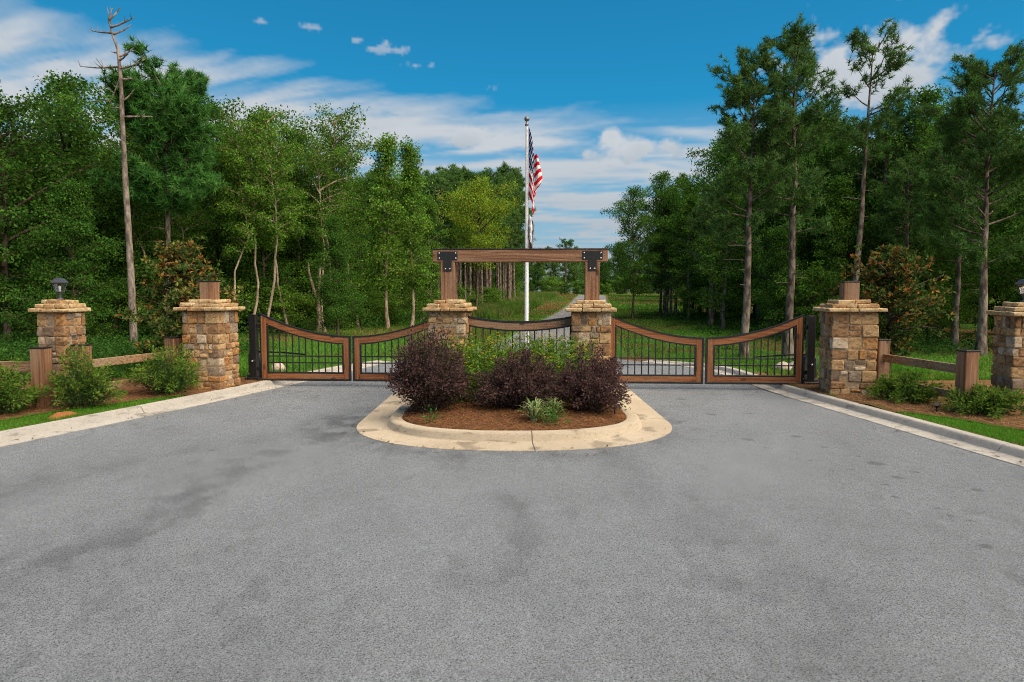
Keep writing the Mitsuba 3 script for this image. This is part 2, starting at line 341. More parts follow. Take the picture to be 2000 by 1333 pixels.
def xl(y): return np.interp(y, L_Y, L_X)
def xr(y): return np.interp(y, R_Y, R_X)
def kfac(y): return 1 - sstep(14.5, 17.5, y)
def ground_z(x, y):
    x, y = np.asarray(x, float), np.asarray(y, float)
    d = np.maximum((xl(y) - x) * .95, (x - xr(y)) * .98)
    k = kfac(y)
    out = .092 * k + .03 * (1 - k)
    z = -.06 + (out + .06) * sstep(.26 * k, .38 * k + .35 * (1 - k), d)
    far = sstep(1.0, 6, d)
    b = meshkit.fbm(np.stack([x * .12, y * .12, 0 * x], -1), 3, 3) - .5
    return z + rise(y) + far * (.35 * b * sstep(8, 20, np.hypot(x, y)) + .0) + .02 * far * (meshkit.noise(np.stack([x * 1.5, y * 1.5, 0 * x], -1), 8) - .5)
def grid(xs, ys, zf):
    X, Y = np.meshgrid(xs, ys); Z = zf(X, Y)
    n, m = len(xs), len(ys)
    i = (np.arange(m - 1)[:, None] * n + np.arange(n - 1)).ravel()
    return np.stack([X.ravel(), Y.ravel(), Z.ravel()], 1), np.stack([i, i + 1, i + n + 1, i + n], 1)
xs = np.concatenate([-np.geomspace(900, 10, 40), np.arange(-9.6, 9.65, .07), np.geomspace(10, 900, 40)])
ys = np.concatenate([np.linspace(-200, -9, 14), np.arange(-8, 20.1, .25), np.arange(21, 60, .8), np.arange(62, 145, 3.), np.geomspace(150, 1500, 18)])
labels[obj('ground', grid(xs, ys, ground_z), 'soil', smooth=True)] = {'label': 'grassy and straw covered ground around the road', 'category': 'ground', 'kind': 'structure'}
# asphalt: a strip between the two edges
def strip(y0, y1, dy, cols=12, lift=0.0):
    yy = np.arange(y0, y1 + 1e-6, dy); s = np.linspace(0, 1, cols)
    X = xl(yy)[:, None] * (1 - s) + xr(yy)[:, None] * s
    Y = np.repeat(yy[:, None], cols, 1); Z = rise(Y) + lift
    n = cols; i = (np.arange(len(yy) - 1)[:, None] * n + np.arange(n - 1)).ravel()
    return np.stack([X.ravel(), Y.ravel(), Z.ravel()], 1), np.stack([i, i + 1, i + n + 1, i + n], 1)
labels[obj('road', strip(-8, 17, .25), 'asphalt')] = {'label': 'wide worn grey asphalt drive in front of the gates', 'category': 'road', 'kind': 'structure'}
labels[obj('far_road', strip(17, 140, .5, 4, .004), 'asphalt_far')] = {'label': 'narrow pale road winding away through the grass beyond the gates', 'category': 'road', 'kind': 'structure'}

KERB = np.array([(0, -.1), (0, .006), (.20, .012), (.222, .022), (.245, .060), (.262, .088), (.28, .099), (.30, .103), (.385, .106), (.397, .101), (.405, .085), (.405, -.1)])
ISLAND_KERB = np.array([(0, -.1), (0, .006), (.36, .014), (.385, .022), (.405, .060), (.42, .094), (.437, .106), (.46, .111), (.56, .113), (.58, .106), (.588, .085), (.588, -.1)])
def sweep(P, out, prof, hs):
    """prof (offset outward, z) swept along P with the unit outward normals out"""
    m = len(prof)
    v = np.concatenate([np.stack([P[:, 0] + out[:, 0] * d, P[:, 1] + out[:, 1] * d, np.where(z > 0.02, .02 + (z - .02) * hs, z)], 1)[:, None] for d, z in prof], 1).reshape(-1, 3)
    f = []
    for k in range(len(P) - 1):
        for j in range(m - 1):
            f.append([k * m + j, (k + 1) * m + j, (k + 1) * m + j + 1, k * m + j + 1])
    for j in range(1, m - 1):
        pass
    f = np.array(f); tri = np.vstack([f[:, [0, 1, 2]], f[:, [0, 2, 3]]])
    ends, cf, n0 = [], [], len(v)                            # flat ends, filled down to the footing
    for k, turn in ((0, 1), (len(P) - 1, -1)):
        top_ = v[k * m:(k + 1) * m]; low_ = top_.copy(); low_[:, 2] = -.1
        ends += [top_, low_]
        for j in range(m - 1):
            q = [n0 + j, n0 + j + 1, n0 + m + j + 1, n0 + m + j][::turn]
            cf += [[q[0], q[1], q[2]], [q[0], q[2], q[3]]]
        n0 += 2 * m
    return np.vstack([v] + ends), np.vstack([tri, np.array(cf)])
def resample(P, step):
    P = np.asarray(P, float); s = np.r_[0, np.cumsum(np.linalg.norm(np.diff(P, axis=0), axis=1))]
    t = np.linspace(0, s[-1], max(2, int(s[-1] / step) + 1))
    return np.stack([np.interp(t, s, P[:, k]) for k in range(P.shape[1])], 1), t
def smoothed(P, it=30):
    P = P.copy()
    for _ in range(it): P[1:-1] = .5 * P[1:-1] + .25 * (P[:-2] + P[2:])
    return P
def kerb_run(P, side, key, bsdf, first, length, prof, closed=False):
    P, s = resample(P, .08); 
    tan = unit(np.gradient(P, axis=0)); out = np.stack([-tan[:, 1], tan[:, 0]], 1) * side
    cuts = list(np.arange(first, s[-1], length)); cuts = [0] + cuts + [s[-1]]
    for a, b in zip(cuts[:-1], cuts[1:]):
        if b - a < .2: continue
        t = np.r_[a + .006, s[(s > a + .03) & (s < b - .03)], b - .006]
        Q = np.stack([np.interp(t, s, P[:, k]) for k in (0, 1)], 1); O = unit(np.stack([np.interp(t, s, out[:, k]) for k in (0, 1)], 1))
        v, f = sweep(Q, O, prof, kfac(Q[:, 1]) * .97 + .03)
        if side < 0: f = f[:, ::-1]
        obj('section', (v, f), bsdf, key, smooth=28)
yy = np.arange(-6, 17.2, .2)
kl = numbered('kerb'); labels[kl] = {'label': 'pale concrete kerb and gutter along the left edge of the drive', 'category': 'kerb', 'kind': 'structure'}
kerb_run(smoothed(np.stack([xl(yy), yy], 1)), 1, kl, 'concrete', 1.25, 3.05, KERB)
kr_ = numbered('kerb'); labels[kr_] = {'label': 'pale concrete kerb and gutter along the right edge of the drive', 'category': 'kerb', 'kind': 'structure'}
kerb_run(smoothed(np.stack([xr(yy), yy], 1)), -1, kr_, 'concrete', 2.4, 2.75, KERB)
# the island: straight sides and a rounded nose towards the camera
IX, IN, IY = 0.03, 7.40, 9.1
def island_path(inset=0.0):
    w, dep = 2.07 - inset, (IY - IN) - inset
    a = np.linspace(0, PI, 70)
    ex = 2 / 2.25
    nose = np.stack([IX - w * np.sign(np.cos(a)) * np.abs(np.cos(a)) ** ex, IY - dep * np.sin(a) ** ex], 1)
    end = 15.6 - inset
    b = np.linspace(0, PI, 40)
    tail = np.stack([IX + w * np.cos(b), end - .9 + 1.9 * np.sin(b)], 1)
    return np.vstack([nose, tail, nose[:1]])
ik = numbered('island_kerb'); labels[ik] = {'label': 'tan concrete kerb and gutter round the planted island', 'category': 'kerb', 'kind': 'structure'}
P_ = island_path()
st = np.argmin(np.abs(P_[:, 0] + 1.62) + np.abs(P_[:, 1] - 8.0))
P_ = np.vstack([P_[st:-1], P_[:st + 1]])
kerb_run(P_, 1, ik, 'concrete_island', 2.02, 3.0, ISLAND_KERB)
from shapely.geometry import Polygon, Point
from shapely import contains_xy
def bed(poly, zf, step, bsdf, name, label, smooth=True):
    if poly.geom_type != 'Polygon': poly = max(poly.geoms, key=lambda g: g.area)
    x0, y0, x1, y1 = poly.bounds
    p = np.array(poly.exterior.segmentize(step).coords)[:-1]
    gx, gy = np.meshgrid(np.arange(x0, x1, step), np.arange(y0, y1, step))
    g = np.stack([gx.ravel(), gy.ravel()], 1); g = g[contains_xy(poly.buffer(-step * .5), g[:, 0], g[:, 1])]
    q = np.vstack([p, g])
    from scipy.spatial import Delaunay
    t = Delaunay(q).simplices; c = q[t].mean(1); t = t[contains_xy(poly, c[:, 0], c[:, 1])]
    a, b, c2 = q[t[:, 0]], q[t[:, 1]], q[t[:, 2]]
    fl = (b - a)[:, 0] * (c2 - a)[:, 1] - (b - a)[:, 1] * (c2 - a)[:, 0] < 0; t[fl] = t[fl][:, ::-1]
    k = obj(name, (np.column_stack([q, zf(q[:, 0], q[:, 1])]), t), bsdf, smooth=smooth)
    labels[k] = {'label': label, 'category': 'planting bed' if 'straw' in label else 'lawn', 'kind': 'structure'}
    return k
isl = Polygon(island_path(.585))
def isl_z(x, y):
    d = np.minimum(1, np.abs(x - IX) / 1.5)
    return .095 + .07 * (1 - d ** 2) * sstep(7.9, 9.0, y) + .02 * (meshkit.fbm(np.stack([x * 6, y * 6, 0 * x], -1), 3, 4) - .5)
bed(isl, isl_z, .09, 'mulch', 'mulch_bed', 'red brown pine straw bed inside the island kerb')
# side beds and verges: between the kerb and the fence
yl = np.arange(4, 12.9, .25)
def side_poly(side, a, b):
    e = xl(yl) if side < 0 else xr(yl)
    p = np.stack([e + side * a(yl), yl], 1); q = np.stack([e + side * b(yl), yl], 1)
    return Polygon(np.vstack([p, q[::-1]])).buffer(0)
one = lambda c: (lambda y: c + 0 * y)
side_z = lambda x, y: ground_z(x, y) + .012 + .025 * (meshkit.fbm(np.stack([x * 5, y * 5, 0 * x], -1), 3, 14))
lawn_z = lambda x, y: ground_z(x, y) + .008
lw = lambda y: .42 + np.interp(y, [4, 7, 8.2, 9.6, 10.3, 10.7], [1.15, .98, .80, .56, .32, 0.0]) + .05 * np.sin(y * 5)
rw = lambda y: .42 + np.interp(y, [4, 6.6, 7.6, 8.5, 9.0, 9.3], [1.4, 1.08, .84, .52, .28, 0.0]) + .04 * np.sin(y * 6)
bed(side_poly(-1, lambda y: lw(y) - .05, one(2.9)), side_z, .12, 'mulch', 'mulch_bed', 'red brown straw bed along the fence at the left kerb')
bed(side_poly(1, lambda y: rw(y) - .05, one(2.9)), side_z, .12, 'mulch', 'mulch_bed', 'brown straw bed along the fence at the right kerb')
lawn_l = side_poly(-1, one(.41), lw); lawn_r = side_poly(1, one(.41), rw)
bed(lawn_l, lawn_z, .12, 'soil', 'lawn', 'strip of turf between left kerb and shrubs')
bed(lawn_r, lawn_z, .12, 'soil', 'lawn', 'strip of turf between right kerb and shrubs')

# ------------------------------------------------------------------ stone pillars
SK = ['stone_tan', 'stone_grey', 'stone_pale', 'stone_brown', 'stone_rust', 'stone_dark']
def stone_pillar(cx, cy, w, rot, ztop, seed, label, stub=None, mixw=(.26, .15, .10, .25, .12, .12)):
    rng = np.random.default_rng(seed)
    key = thing('stone_pillar', label, 'pillar', 'stone pillars of the gateway')
    z0, body = .08, ztop - .185
    h = w / 2
    P = lambda m: (put(m[0], (cx, cy, 0), rot), m[1])
    core = h - .017
    obj('mortar', P(cbox((-core, -core, z0), (core, core, body), .004)), 'mortar', key)
    def stone(lo, hi):
        m = cbox(lo, hi, rng.uniform(.010, .02), .0075, rng)
        obj('stone', P(m), SK[rng.choice(6, p=mixw)], key, smooth=50)
    z = z0
    J = .011
    while z < body - .03:
        ch = rng.uniform(.095, .20)
        if body - z - ch < .09: ch = body - z
        ch = min(ch, body - z)
        cor = {(sx, sy): (rng.uniform(.09, .24) * w / .64, rng.uniform(.09, .24) * w / .64) for sx in (-1, 1) for sy in (-1, 1)}
        for (sx, sy), (a, b) in cor.items():
            ex, ey = h + rng.uniform(-.012, .012), h + rng.uniform(-.012, .012)
            x = sorted((sx * ex, sx * (h - a))); y = sorted((sy * ey, sy * (h - b)))
            stone((x[0], y[0], z + J / 2), (x[1], y[1], z + ch - J / 2))
        for f in range(4):                                  # front, back, left, right
            s = -1 if f in (0, 2) else 1
            if f < 2: u0, u1 = -h + cor[(-1, s)][0], h - cor[(1, s)][0]
            else: u0, u1 = -h + cor[(s, -1)][1], h - cor[(s, 1)][1]
            u = u0
            while u < u1 - .02:
                sw = rng.uniform(.075, .21)
                if u1 - u - sw < .07: sw = u1 - u
                splits = [z, z + ch] if (ch < .12 or rng.random() < .55) else [z, z + ch * rng.uniform(.38, .62), z + ch]
                for za, zb in zip(splits[:-1], splits[1:]):
                    e = h + rng.uniform(-.018, .012)
                    lo, hi = (u + J / 2, s * e if s < 0 else h - .07, za + J / 2), (u + sw - J / 2, s * (h - .07) if s < 0 else e, zb - J / 2)
                    if f >= 2: lo, hi = (lo[1], lo[0], lo[2]), (hi[1], hi[0], hi[2])
                    stone(lo, hi)
                u += sw
        z += ch
    # three stepped courses of flat cap slabs
    zc = body
    for over, th in ((.075 * w / .6 + .01, .058), (.012, .066), (-.075 * w / .64, .061)):
        e = h + over
        n = 3 if over > -.02 else 2
        cut = [-e] + sorted(rng.uniform(-.28, .28, n - 1) * 2 * e * .9) + [e]
        if n == 3 and cut[2] - cut[1] < .12: cut[1], cut[2] = -e * .35, e * .4
        my = rng.uniform(-.12, .12)
        for a, b in zip(cut[:-1], cut[1:]):
            for y0, y1 in ((-e, my), (my, e)):
                j = rng.uniform(-.012, .012, 3)
                lo = [a + .003, y0 + (j[0] if y0 < -.2 * e and y0 == -e else .003), zc]; hi = [b - .003, y1 + (j[1] if y1 == e else -.003), zc + th + j[2] * .4]
                if a == -e: lo[0] += j[1]
                if b == e: hi[0] += j[0]
                obj('cap_slab', P(cbox(lo, hi, .012, .006, rng)), 'cap_gold' if rng.random() < .8 else 'stone_tan', key, smooth=50)
        zc += th
    if stub:
        sw, sh = stub
        obj('timber_stub', P(cbox((-sw / 2, -sw / 2, zc - .01), (sw / 2, sw / 2, zc + sh), .008)), 'beam_wood_upright', key)
        obj('stub_cap', P(cbox((-sw / 2 - .008, -sw / 2 - .008, zc + sh), (sw / 2 + .008, sw / 2 + .008, zc + sh + .02), .003)), 'black_metal', key)
    return zc
RG = -math.atan(.06)            # the gate line's turn
RP = math.radians(-5.5)
TOP = 1.615
stone_pillar(-5.19, 11.75, .656, -.113, TOP, 1, 'stone pillar with a wooden stub on top, beside the leftmost gate post', (.235, .30))
stone_pillar(5.48, 11.12, .685, -.15, TOP, 2, 'stone pillar with a wooden stub on top, beside the rightmost gate post', (.235, .285))
ca = stone_pillar(-1.03, 11.40, .614, -.12, TOP, 3, 'stone pillar under the left post of the timber arch')
stone_pillar(1.295, 11.22, .63, -.10, TOP, 4, 'stone pillar under the right post of the timber arch')
stone_pillar(-6.77, 10.25, .448, -.142, 1.63, 5, 'smaller stone pillar carrying a lantern at the left picture edge')
stone_pillar(7.21, 9.60, .53, -.148, 1.60, 6, 'smaller stone pillar carrying a lantern at the right picture edge')

# lanterns
def lantern(x, y, z, label):
    k = thing('pillar_lantern', label, 'lantern', 'lanterns on the outer pillars')
    P = lambda m, rot=.1: (put(np.asarray(m[0]) * (.72, .72, 1), (x, y, z), rot), m[1])
    obj('base', P(lathe([(0, 0), (.062, 0), (.066, .012), (.058, .022), (.026, .03), (.024, .075), (.036, .085), (.036, .095), (.05, .105), (.055, .115), (0, .116)], 20)), 'lamp_metal', k, smooth=40)
    b0, b1, z0, z1 = .060, .094, .116, .250
    c0 = np.array([(-b0, -b0, z0), (b0, -b0, z0), (b0, b0, z0), (-b0, b0, z0)]); c1 = np.array([(-b1, -b1, z1), (b1, -b1, z1), (b1, b1, z1), (-b1, b1, z1)])
    for i in range(4):
        j = (i + 1) % 4
        ins = .94
        q = np.array([c0[i], c0[j], c1[j], c1[i]]); q[:, :2] *= ins
        obj('pane', P((q, np.array([[0, 1, 2], [0, 2, 3]]))), 'lamp_glass', k)
    cg = MB()
    for i in range(4):
        j = (i + 1) % 4
        cg.add(*tube([c0[i], c1[i]], .007, 6)); cg.add(*tube([c0[i], c0[j]], .007, 6)); cg.add(*tube([c1[i], c1[j]], .008, 6))
        cg.add(*tube([(c0[i] + c0[j]) / 2, (c1[i] + c1[j]) / 2], .004, 6))
    obj('cage', P(cg.mesh()), 'lamp_metal', k)
    sq = lambda s, zz: np.array([(-s, -s, zz), (s, -s, zz), (s, s, zz), (-s, s, zz)])
    rings = [sq(.085, .243), sq(.118, .246), sq(.122, .256), sq(.078, .30), sq(.07, .306), sq(.066, .318), sq(.02, .326), sq(0.001, .328)]
    v = np.vstack(rings); f = []
    for a in range(len(rings) - 1):
        for i in range(4):
            j = (i + 1) % 4
            f.append([a * 4 + i, a * 4 + j, a * 4 + 4 + j, a * 4 + 4 + i])
    obj('roof', P((v, np.array(f))), 'lamp_metal', k)
    obj('bulb', P(lathe([(0, .12), (.018, .122), (.018, .15), (.027, .175), (.024, .2), (0, .212)], 12)), 'lamp_bulb', k, smooth=True)
lantern(-6.77, 10.25, 1.63, 'black lantern on the pillar at the left picture edge')
lantern(7.19, 9.60, 1.60, 'black lantern on the pillar at the right picture edge')

# ------------------------------------------------------------------ timber arch on the two inner pillars
ar = thing('timber_arch', 'heavy timber beam on two posts standing on the inner stone pillars', 'arch')
def gpt(s, off=0.0):      # along the gate line of the arch: s metres from its middle
    c, q = math.cos(RG), math.sin(RG)
    return (.13 + s * c - off * q, 11.33 + s * q + off * c)
def G(m): return put(m[0], (.13, 11.33, 0), RG), m[1]
for s in (-1.185, 1.185):
    obj('post', G(cbox((s - .118, -.11, TOP - .01), (s + .118, .11, 2.235), .008)), 'beam_wood_upright', ar)
obj('beam', G(cbox((-1.435, -.112, 2.235), (1.435, .112, 2.435), .008)), 'beam_wood_along', ar)
obj('flashing', G(cbox((-1.442, -.12, 2.435), (1.442, .12, 2.452), .003)), 'black_metal', ar)
for s in (-1.185, 1.185):
    m = MB(); m.add(*cbox((s - .165, -.123, 2.268), (s + .165, -.1125, 2.408), .002)); m.add(*cbox((s - .069, -.1225, 2.085), (s + .069, -.1125, 2.27), .002))
    pl = obj('bracket_plate', G(m.mesh()), 'black_metal', ar)
    for dx, zz in ((-.135, 2.295), (-.135, 2.38), (.135, 2.295), (.135, 2.38), (-.035, 2.125), (.035, 2.125)):
        b = lathe([(0, .0), (.0125, 0), (.0125, .006), (.009, .011), (0, .012)], 10)
        v = np.stack([b[0][:, 0] + s + dx, -.123 - b[0][:, 2], b[0][:, 1] + zz], 1)
        obj('bolt', G((v, b[1][:, ::-1])), 'bolt_metal', pl)

# ------------------------------------------------------------------ gates
def gate_leaf(x0, sgn, label):
    """hinge at x0 on the gate line, the leaf runs along sgn; its top sweeps down from the hinge"""
    k = thing('gate_leaf', label, 'gate', 'swinging gate leaves')
    W, z0, zf, zh = 1.70, .10, .935, 1.355
    def Pm(m, flip=True):
        v, f = np.asarray(m[0], float).copy(), np.asarray(m[1])
        v[:, 0] *= sgn
        if sgn < 0 and flip: f = f[:, ::-1]
        return put(v, (x0, 12.35 - .06 * x0, 0), RG), f
    top = lambda x: zf + (zh - zf) * (1 - np.clip(x, 0, W) / W) ** 1.9
    n = 26
    xs_ = np.linspace(0, W, n)
    fr = .036
    # black steel outer frame
    obj('top_bar', Pm(band(xs_, top(xs_) - .028, top(xs_), -.028, .028)), 'black_metal', k, smooth=30)
    obj('bottom_bar', Pm(cbox((0, -.028, z0), (W, .028, z0 + fr), .003)), 'black_metal', k)
    obj('side_bar', Pm(cbox((0, -.027, z0 + fr), (fr * .7, .027, zh - .045), .003)), 'black_metal', k)
    obj('side_bar', Pm(cbox((W - fr, -.027, z0 + fr), (W, .027, zf - .027), .003)), 'black_metal', k)
    # stained wood cladding
    a, b = fr * .7 + .001, W - fr - .001
    ww = .095
    obj('wood_stile', Pm(band(np.linspace(a, a + ww, 4), np.full(4, z0 + fr + .001), top(np.linspace(a, a + ww, 4)) - .030, -.022, .022)), 'gate_wood_upright', k)
    obj('wood_stile', Pm(cbox((b - ww, -.022, z0 + fr + .001), (b, .022, zf - .03), .003)), 'gate_wood_upright', k)
    xt = np.linspace(a + ww + .002, b - ww - .002, n)
    obj('wood_rail', Pm(band(xt, top(xt) - .030 - .105, top(xt) - .030, -.0215, .0215)), 'gate_wood_along', k, smooth=30)
    obj('wood_rail', Pm(cbox((a + ww + .002, -.0215, z0 + fr + .001), (b - ww - .002, .0215, z0 + fr + .096), .003)), 'gate_wood_along', k)
    # inner black frame
    zi = z0 + fr + .098
    it = .03
    xi0, xi1 = a + ww + .002, b - ww - .002
    obj('inner_bar', Pm(band(xt, top(xt) - .137 - it * .8, top(xt) - .137, -.019, .019)), 'black_metal', k, smooth=30)
    obj('inner_bar', Pm(cbox((xi0, -.019, zi), (xi1, .019, zi + it), .003)), 'black_metal', k)
    obj('inner_bar', Pm(cbox((xi0, -.018, zi + it), (xi0 + it, .018, float(top(xi0 + it)) - .137 - it), .003)), 'black_metal', k)
    obj('inner_bar', Pm(cbox((xi1 - it, -.018, zi + it), (xi1, .018, float(top(xi1)) - .137 - it), .003)), 'black_metal', k)
    px_ = np.arange(xi0 + it + .085, xi1 - it - .05, .1225)
    for x in px_:
        obj('picket', Pm(cbox((x - .0095, -.0095, zi + it), (x + .0095, .0095, float(top(x)) - .137 - .012), .002)), 'black_metal', k)
    for zz in (.437, .558):
        obj('cross_bar', Pm(cbox((xi0 + it, -.007, zz - .011), (xi1 - it, .007, zz + .011), .002)), 'black_metal', k)
    for zz in (.32, 1.12):
        obj('hinge', Pm(cbox((-.06, -.02, zz - .035), (0.0, .02, zz + .035), .004)), 'black_metal', k)
gate_leaf(-4.665, 1, 'leftmost swinging gate leaf, wood framed with black pickets')
gate_leaf(-1.235, -1, 'gate leaf partly behind the left purple bush, second from the left')
gate_leaf(1.725, 1, 'gate leaf beside the right arch pillar, second from the right')
gate_leaf(5.15, -1, 'rightmost swinging gate leaf, wood framed with black pickets')
# fixed panel between the inner pillars
fp = thing('fence_panel', 'fixed panel with a curved wooden top rail between the two arch pillars', 'fence panel')
xx = np.linspace(-.865, .855, 24)
ct = lambda x: 1.262 + .085 * (np.abs(np.asarray(x) + .005) / .86) ** 2
obj('top_bar', G(band(xx, ct(xx) - .032, ct(xx), -.03, .03)), 'black_metal', fp, smooth=30)
obj('wood_rail', G(band(xx, ct(xx) - .145, ct(xx) - .033, -.022, .022)), 'beam_wood_along', fp, smooth=30)
obj('inner_bar', G(band(xx, ct(xx) - .172, ct(xx) - .146, -.018, .018)), 'black_metal', fp, smooth=30)
for x in (-.855, .845):
    obj('side_bar', G(cbox((x - .018, -.027, .18), (x + .018, .027, float(ct(x)) - .173), .003)), 'black_metal', fp)
for x in np.arange(-.735, .8, .1225):
    obj('picket', G(cbox((x - .0095, -.0095, .2), (x + .0095, .0095, float(ct(x)) - .16), .002)), 'black_metal', fp)
obj('bottom_bar', G(cbox((-.835, -.018, .18), (.825, .018, .21), .003)), 'black_metal', fp)

def gate_post(x, sgn, label, label2, label3):
    y = 12.35 - .06 * x
    k = thing('gate_post', label, 'post', 'black steel gate posts')
    obj('shaft', (put(cbox((-.064, -.064, .05), (.064, .064, 1.31), .006)[0], (x, y, 0), RG), _CF), 'black_metal', k)
    obj('post_cap', (put(cbox((-.068, -.068, 1.31), (.068, .068, 1.325), .003)[0], (x, y, 0), RG), _CF), 'black_metal', k)
    obj('foot_plate', (put(cbox((-.13, -.13, .10), (.13, .13, .165), .006)[0], (x, y, 0), RG), _CF), 'black_metal', k)
    o = thing('gate_opener', label2, 'gate opener', 'gate opener boxes')
    bx = sgn * .055
    obj('housing', (put(cbox((bx - .125, .10, .19), (bx + .125, .42, .60), .035)[0], (x, y, 0), RG), _CF), 'box_metal', o, smooth=40)
    obj('base', (put(cbox((bx - .14, .09, .12), (bx + .14, .43, .195), .008)[0], (x, y, 0), RG), _CF), 'box_metal', o)
    # folding arm behind the leaf
    pts = [(bx - sgn * .05, .20, .62), (-sgn * .42, .28, .60), (-sgn * .95, .05, .585)]
    for p0, p1 in zip(pts[:-1], pts[1:]):
        v, f = bar(p0, p1, .022, .03, (0, 0, 1)); obj('arm', (put(v, (x, y, 0), RG), f), 'black_metal', o)
    l = lathe([(0, 0), (.016, 0), (.016, .05), (.012, .055), (0, .056)], 12)
    obj('lock', (put(np.stack([l[0][:, 0], -.064 - l[0][:, 2], l[0][:, 1] + .47], 1), (x, y, 0), RG), l[1][:, ::-1]), 'bolt_metal', k)
gate_post(-4.79, -1, 'black steel gate post beside the leftmost gate leaf', 'dark gate opener box behind the leftmost gate post', '')
gate_post(5.275, 1, 'black steel gate post beside the rightmost gate leaf', 'dark gate opener box behind the rightmost gate post', '')

# ------------------------------------------------------------------ fences
def fence(posts, label, rails, tail=None):
    k = thing('rail_fence', label, 'fence')
    w = .096
    a = math.atan2(posts[-1][1] - posts[0][1], posts[-1][0] - posts[0][0]) if len(posts) > 1 else 0
    for x, y, h in posts:
        p = obj('post', (put(cbox((-w, -w, .05), (w, w, h), .008)[0], (x, y, 0), a), _CF), 'beam_wood_upright', k)
        obj('cap', (put(cbox((-w - .006, -w - .006, h), (w + .006, w + .006, h + .018), .003)[0], (x, y, 0), a), _CF), 'black_metal', p)
    for p0, p1, hgt in rails:
        v, f = bar(p0, p1, hgt, .045, np.cross([0, 0, 1.], np.subtract(p1, p0))); obj('rail', (v, f), 'rail_wood_along', k)
fence([(-6.32, 9.98, .96), (-5.80, 11.65, .96)], 'weathered two rail fence between the left lantern pillar and the next pillar',
      [((-6.29, 10.06, .68), (-5.83, 11.57, .68), .12), ((-6.29, 10.06, .31), (-5.83, 11.57, .31), .11)])
fence([(-6.63, 9.57, .955)], 'weathered fence running out of the picture at the left edge', [((-6.70, 9.60, .68), (-9.2, 10.0, .70), .15), ((-6.70, 9.60, .31), (-9.2, 10.0, .32), .13)])
fence([(6.02, 11.10, .96), (6.20, 9.25, .94)], 'weathered two rail fence between the right pillar and the right lantern pillar',
      [((6.03, 11.02, .68), (6.19, 9.33, .68), .125), ((6.03, 11.02, .31), (6.19, 9.33, .31), .11)])

# ------------------------------------------------------------------ flagpole and flags
FX, FY = .375, 17.6
fpole = thing('flagpole', 'tall white flagpole rising behind the timber arch', 'flagpole')
hz = [0.0, 2.0, 4.0, 5.95]
obj('pole', tube([(FX, FY, z) for z in hz], [.056, .050, .040, .028], 16), 'white_paint', fpole, smooth=40)
ml = lambda pr: (lambda m: (put(m[0], (FX, FY, 0)), m[1]))(lathe(pr, 16))
obj('truck', ml([(0, 5.93), (.045, 5.93), (.05, 5.96), (.03, 5.99), (.022, 6.04), (0, 6.05)]), 'grey_steel', fpole, smooth=40)
obj('ball', (lambda s: (np.array(s.vertices) + (FX, FY, 6.10), np.array(s.faces)))(trimesh.creation.icosphere(2, .066)), 'grey_steel', fpole, smooth=True)
obj('halyard', tube([(FX + .06, FY - .03, 1.2), (FX + .045, FY - .03, 5.93)], .004, 5), 'white_paint', fpole)
def flag_col(p, n, uv):
    u, v = uv.x, uv.y
    st = dr.floor(v * 13); red = (st - 2 * dr.floor(st / 2)) < 0.5
    col = dr.select(red, mi.Color3f(.50, .014, .028), mi.Color3f(.62, .62, .64))
    can = (u < .4) & (v < 7 / 13)
    gx, gy = u / .4 * 6, v / (7 / 13) * 5
    d1 = dr.square(gx - dr.floor(gx) - .5) + dr.square(gy - dr.floor(gy) - .5)
    hx, hy = gx + .5, gy + .5
    d2 = dr.square(hx - dr.floor(hx) - .5) + dr.square(hy - dr.floor(hy) - .5)
    star = dr.minimum(d1, d2) < .045
    return dr.select(can, dr.select(star, mi.Color3f(.62, .62, .64), mi.Color3f(.018, .03, .11)), col)
scene['flag_cloth'] = two({'type': 'diffuse', 'reflectance': mikit.proc(flag_col)})
MPP = FY / 1333.0
def sheet(rows):
    """a draped cloth: rows of control points (right, towards the viewer, height below the top, u, v), bilinear between"""
    R = np.array(rows, float)            # (m, k, 5)
    m, k_ = R.shape[:2]
    tm, tk = np.linspace(0, m - 1, (m - 1) * 8 + 1), np.linspace(0, k_ - 1, (k_ - 1) * 8 + 1)
    from scipy.interpolate import PchipInterpolator
    A = PchipInterpolator(np.arange(m), R, axis=0)(tm) if m > 2 else R[0] + (R[1] - R[0]) * tm[:, None, None]
    B = PchipInterpolator(np.arange(k_), A, axis=1)(tk)
    v = B[..., :3].reshape(-1, 3); uv = B[..., 3:].reshape(-1, 2)
    n = len(tk); i = (np.arange(len(tm) - 1)[:, None] * n + np.arange(n - 1)).ravel()
    v = np.stack([FX + v[:, 0], FY - v[:, 1], 5.90 - v[:, 2]], 1)
    v[:, 1] += .02 * np.sin(uv[:, 1] * 26 + uv[:, 0] * 9)
    return (v, np.stack([i, i + 1, i + n + 1, i + n], 1)), uv
